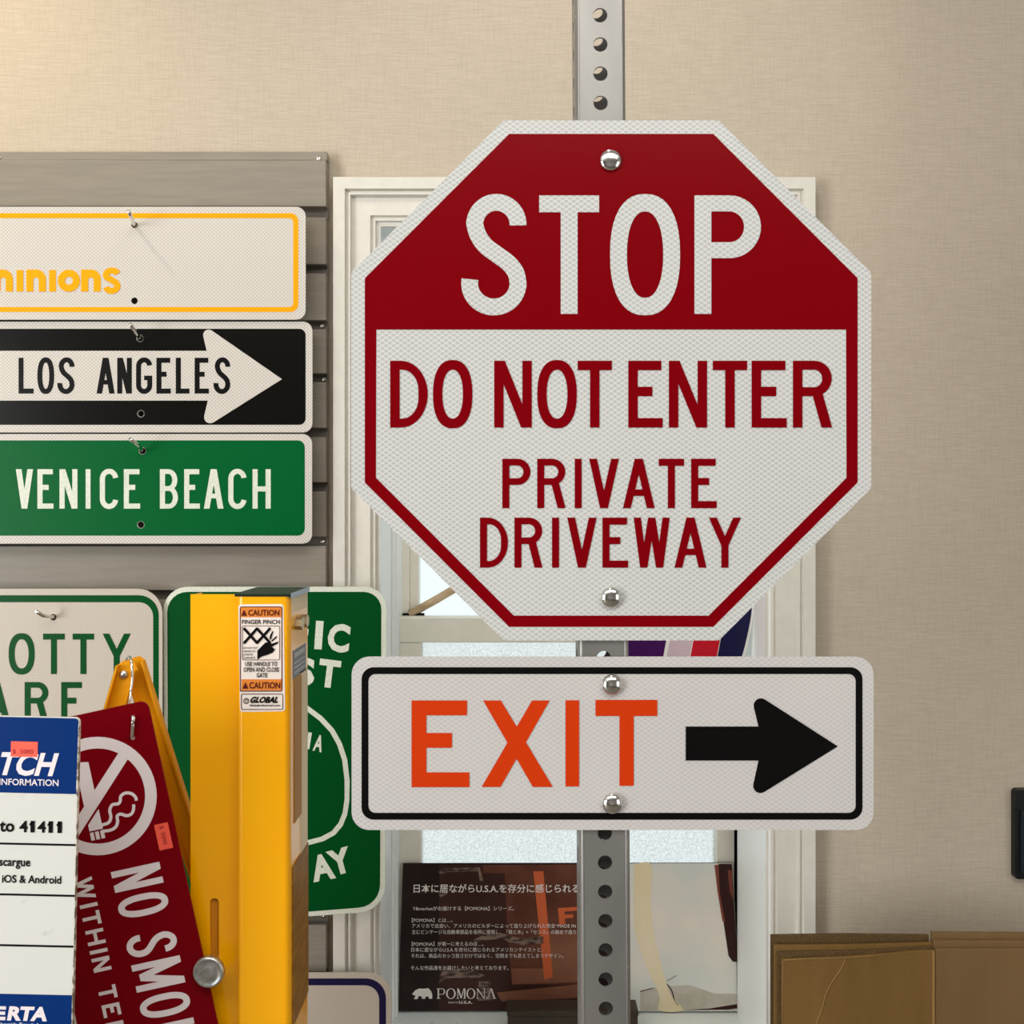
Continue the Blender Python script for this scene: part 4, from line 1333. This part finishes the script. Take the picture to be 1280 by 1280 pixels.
FS = Sign('striped_plaque', 'striped purple, pink, red and navy plaque on the sash behind the octagon', 'plaque', 850, 740, 1.398)
out = [(770, 640), (928, 640)] + smooth([(937, 680), (940.5, 730), (939.5, 764), (934, 795), (927.5, 820), (917, 850)]) + [(880, 880), (770, 880)]
FS.panel([(p[0] + (3 if p[0] > 900 else 0), p[1]) for p in out], 'white', thick=.003)
def stripe(a0, a1, b0, b1): return [[(a0, 640), (a1, 640), (b1, 880), (b0, 880)]]
xs_ = lambda x_, y_: x_ - (y_ - 818) * .19
def st(xa, xb): return [[(xs_(xa, 640), 640), (xs_(xb, 640), 640), (xs_(xb, 880), 880), (xs_(xa, 880), 880)]]
FS.ink('stripe', [st(768 - 34 + 40, 829.5)], 'purple', 1, 'purple stripe')
FS.ink('stripe', [st(834, 862.5)], 'pink', 1, 'pale pink stripe')
FS.ink('stripe', [st(863.5, 896.5)], 'inkred', 1, 'red stripe')
nv_ = [(xs_(897, 640), 640), (928, 640)] + smooth([(937, 680), (940.5, 730), (939.5, 764), (934, 795), (927.5, 820), (917, 850)]) + [(886, 878)]
FS.ink('stripe', [[[(xs_(897, 700), 700)] + [p for p in nv_ if p[1] >= 700]]], 'inknavy', 1, 'navy stripe')

# ================================================================== cardboard and wall fitting at the right
CD = 1.18
cb = thing('flattened_box', 'flattened brown cardboard box standing against the wall at lower right', 'cardboard', (X(1130, CD), CD, 0))
def cx2(px): return (px - 1130) / F * CD
def cz2(py): return H + (640 - py) / F * CD
def sheet(name, pts, y0, y1, m_, label=None, bevel=.0006):
    return MB().poly([[(cx2(a), cz2(b_) if b_ < 5000 else 0) for a, b_ in pts]], y0, y1).build(name, m_, cb, label, bevel)
FL = 9999
sheet('back_panel', [(967, 1174.5), (1060, 1173), (1166.5, 1174.5), (1166.5, FL), (967, FL)], .012, .016, 'cardedge', 'rear layer with rough cut edges')
sheet('inner_panel', [(969.5, 1184), (1060, 1183.5), (1168, 1181), (1168, FL), (969.5, FL)], .005, .0095, 'card')
sheet('inner_panel', [(972.5, 1190.5), (1070, 1189), (1168, 1184), (1168, FL), (972.5, FL)], .0015, .0045, 'cardedge')
sheet('front_flap', [(977, 1198), (1056, 1195), (1110, 1191), (1136, 1188), (1167.5, 1187), (1167.5, FL), (977, FL)], -.003, .0015, 'card', 'creased front flap')
sheet('side_panel', [(1168.5, 1169.5), (1450, 1171), (1450, FL), (1168.5, FL)], .008, .013, 'card2', 'rear layer of right panel')
sheet('side_panel', [(1168, 1177), (1450, 1178), (1450, FL), (1168, FL)], .002, .0075, 'card2', 'middle layer of right panel')
sheet('side_panel', [(1168, 1184.5), (1450, 1184.5), (1450, FL), (1168, FL)], -.004, .0018, 'card2', 'front layer of right panel')
cr = MB()
def cl(pts, r): cr.tube([(cx2(a), -.0030, cz2(b_)) for a, b_ in pts], r, 8)
cl(smooth([(1056, 1197), (1050, 1210), (1038, 1228), (1031, 1242), (1027, 1258), (1020, 1277), (1012, 1300)]), .0010)
cl([(978, 1198.5), (1010, 1197), (1056, 1195.5), (1085, 1193.5), (1110, 1191)], .0008)
cl([(977.5, 1199), (977, 1240), (976.5, 1320)], .0007)
cr.build('crease', 'crease', cb, 'lighter folded crease lines')
MB().plan([(cx2(1165.5) + .0018 * math.cos(a * PI / 6), -.003 + .0018 * math.sin(a * PI / 6)) for a in range(12)], 0, cz2(1187), True).build('fold', 'crease', cb, 'vertical fold between the panels')

WP = Sign('wall_holder', 'black rounded plastic wall fitting at the right edge', 'wall fitting', 1300, 1043, 1.31)
WP.panel(rrect(1268.5, 987, 1332, 1099, 5), 'plastic', thick=.010, name='frame')
WP.shapes([[rrect(1275, 1012, 1325, 1092, 3)]], 0, front=-.003, back=0).build('inset', 'plastic2', WP.root)
WP.shapes([[rrect(1268.5, 987, 1332, 1012, 5)]], 0, front=-.002, back=0).build('top_lip', 'plastic', WP.root)
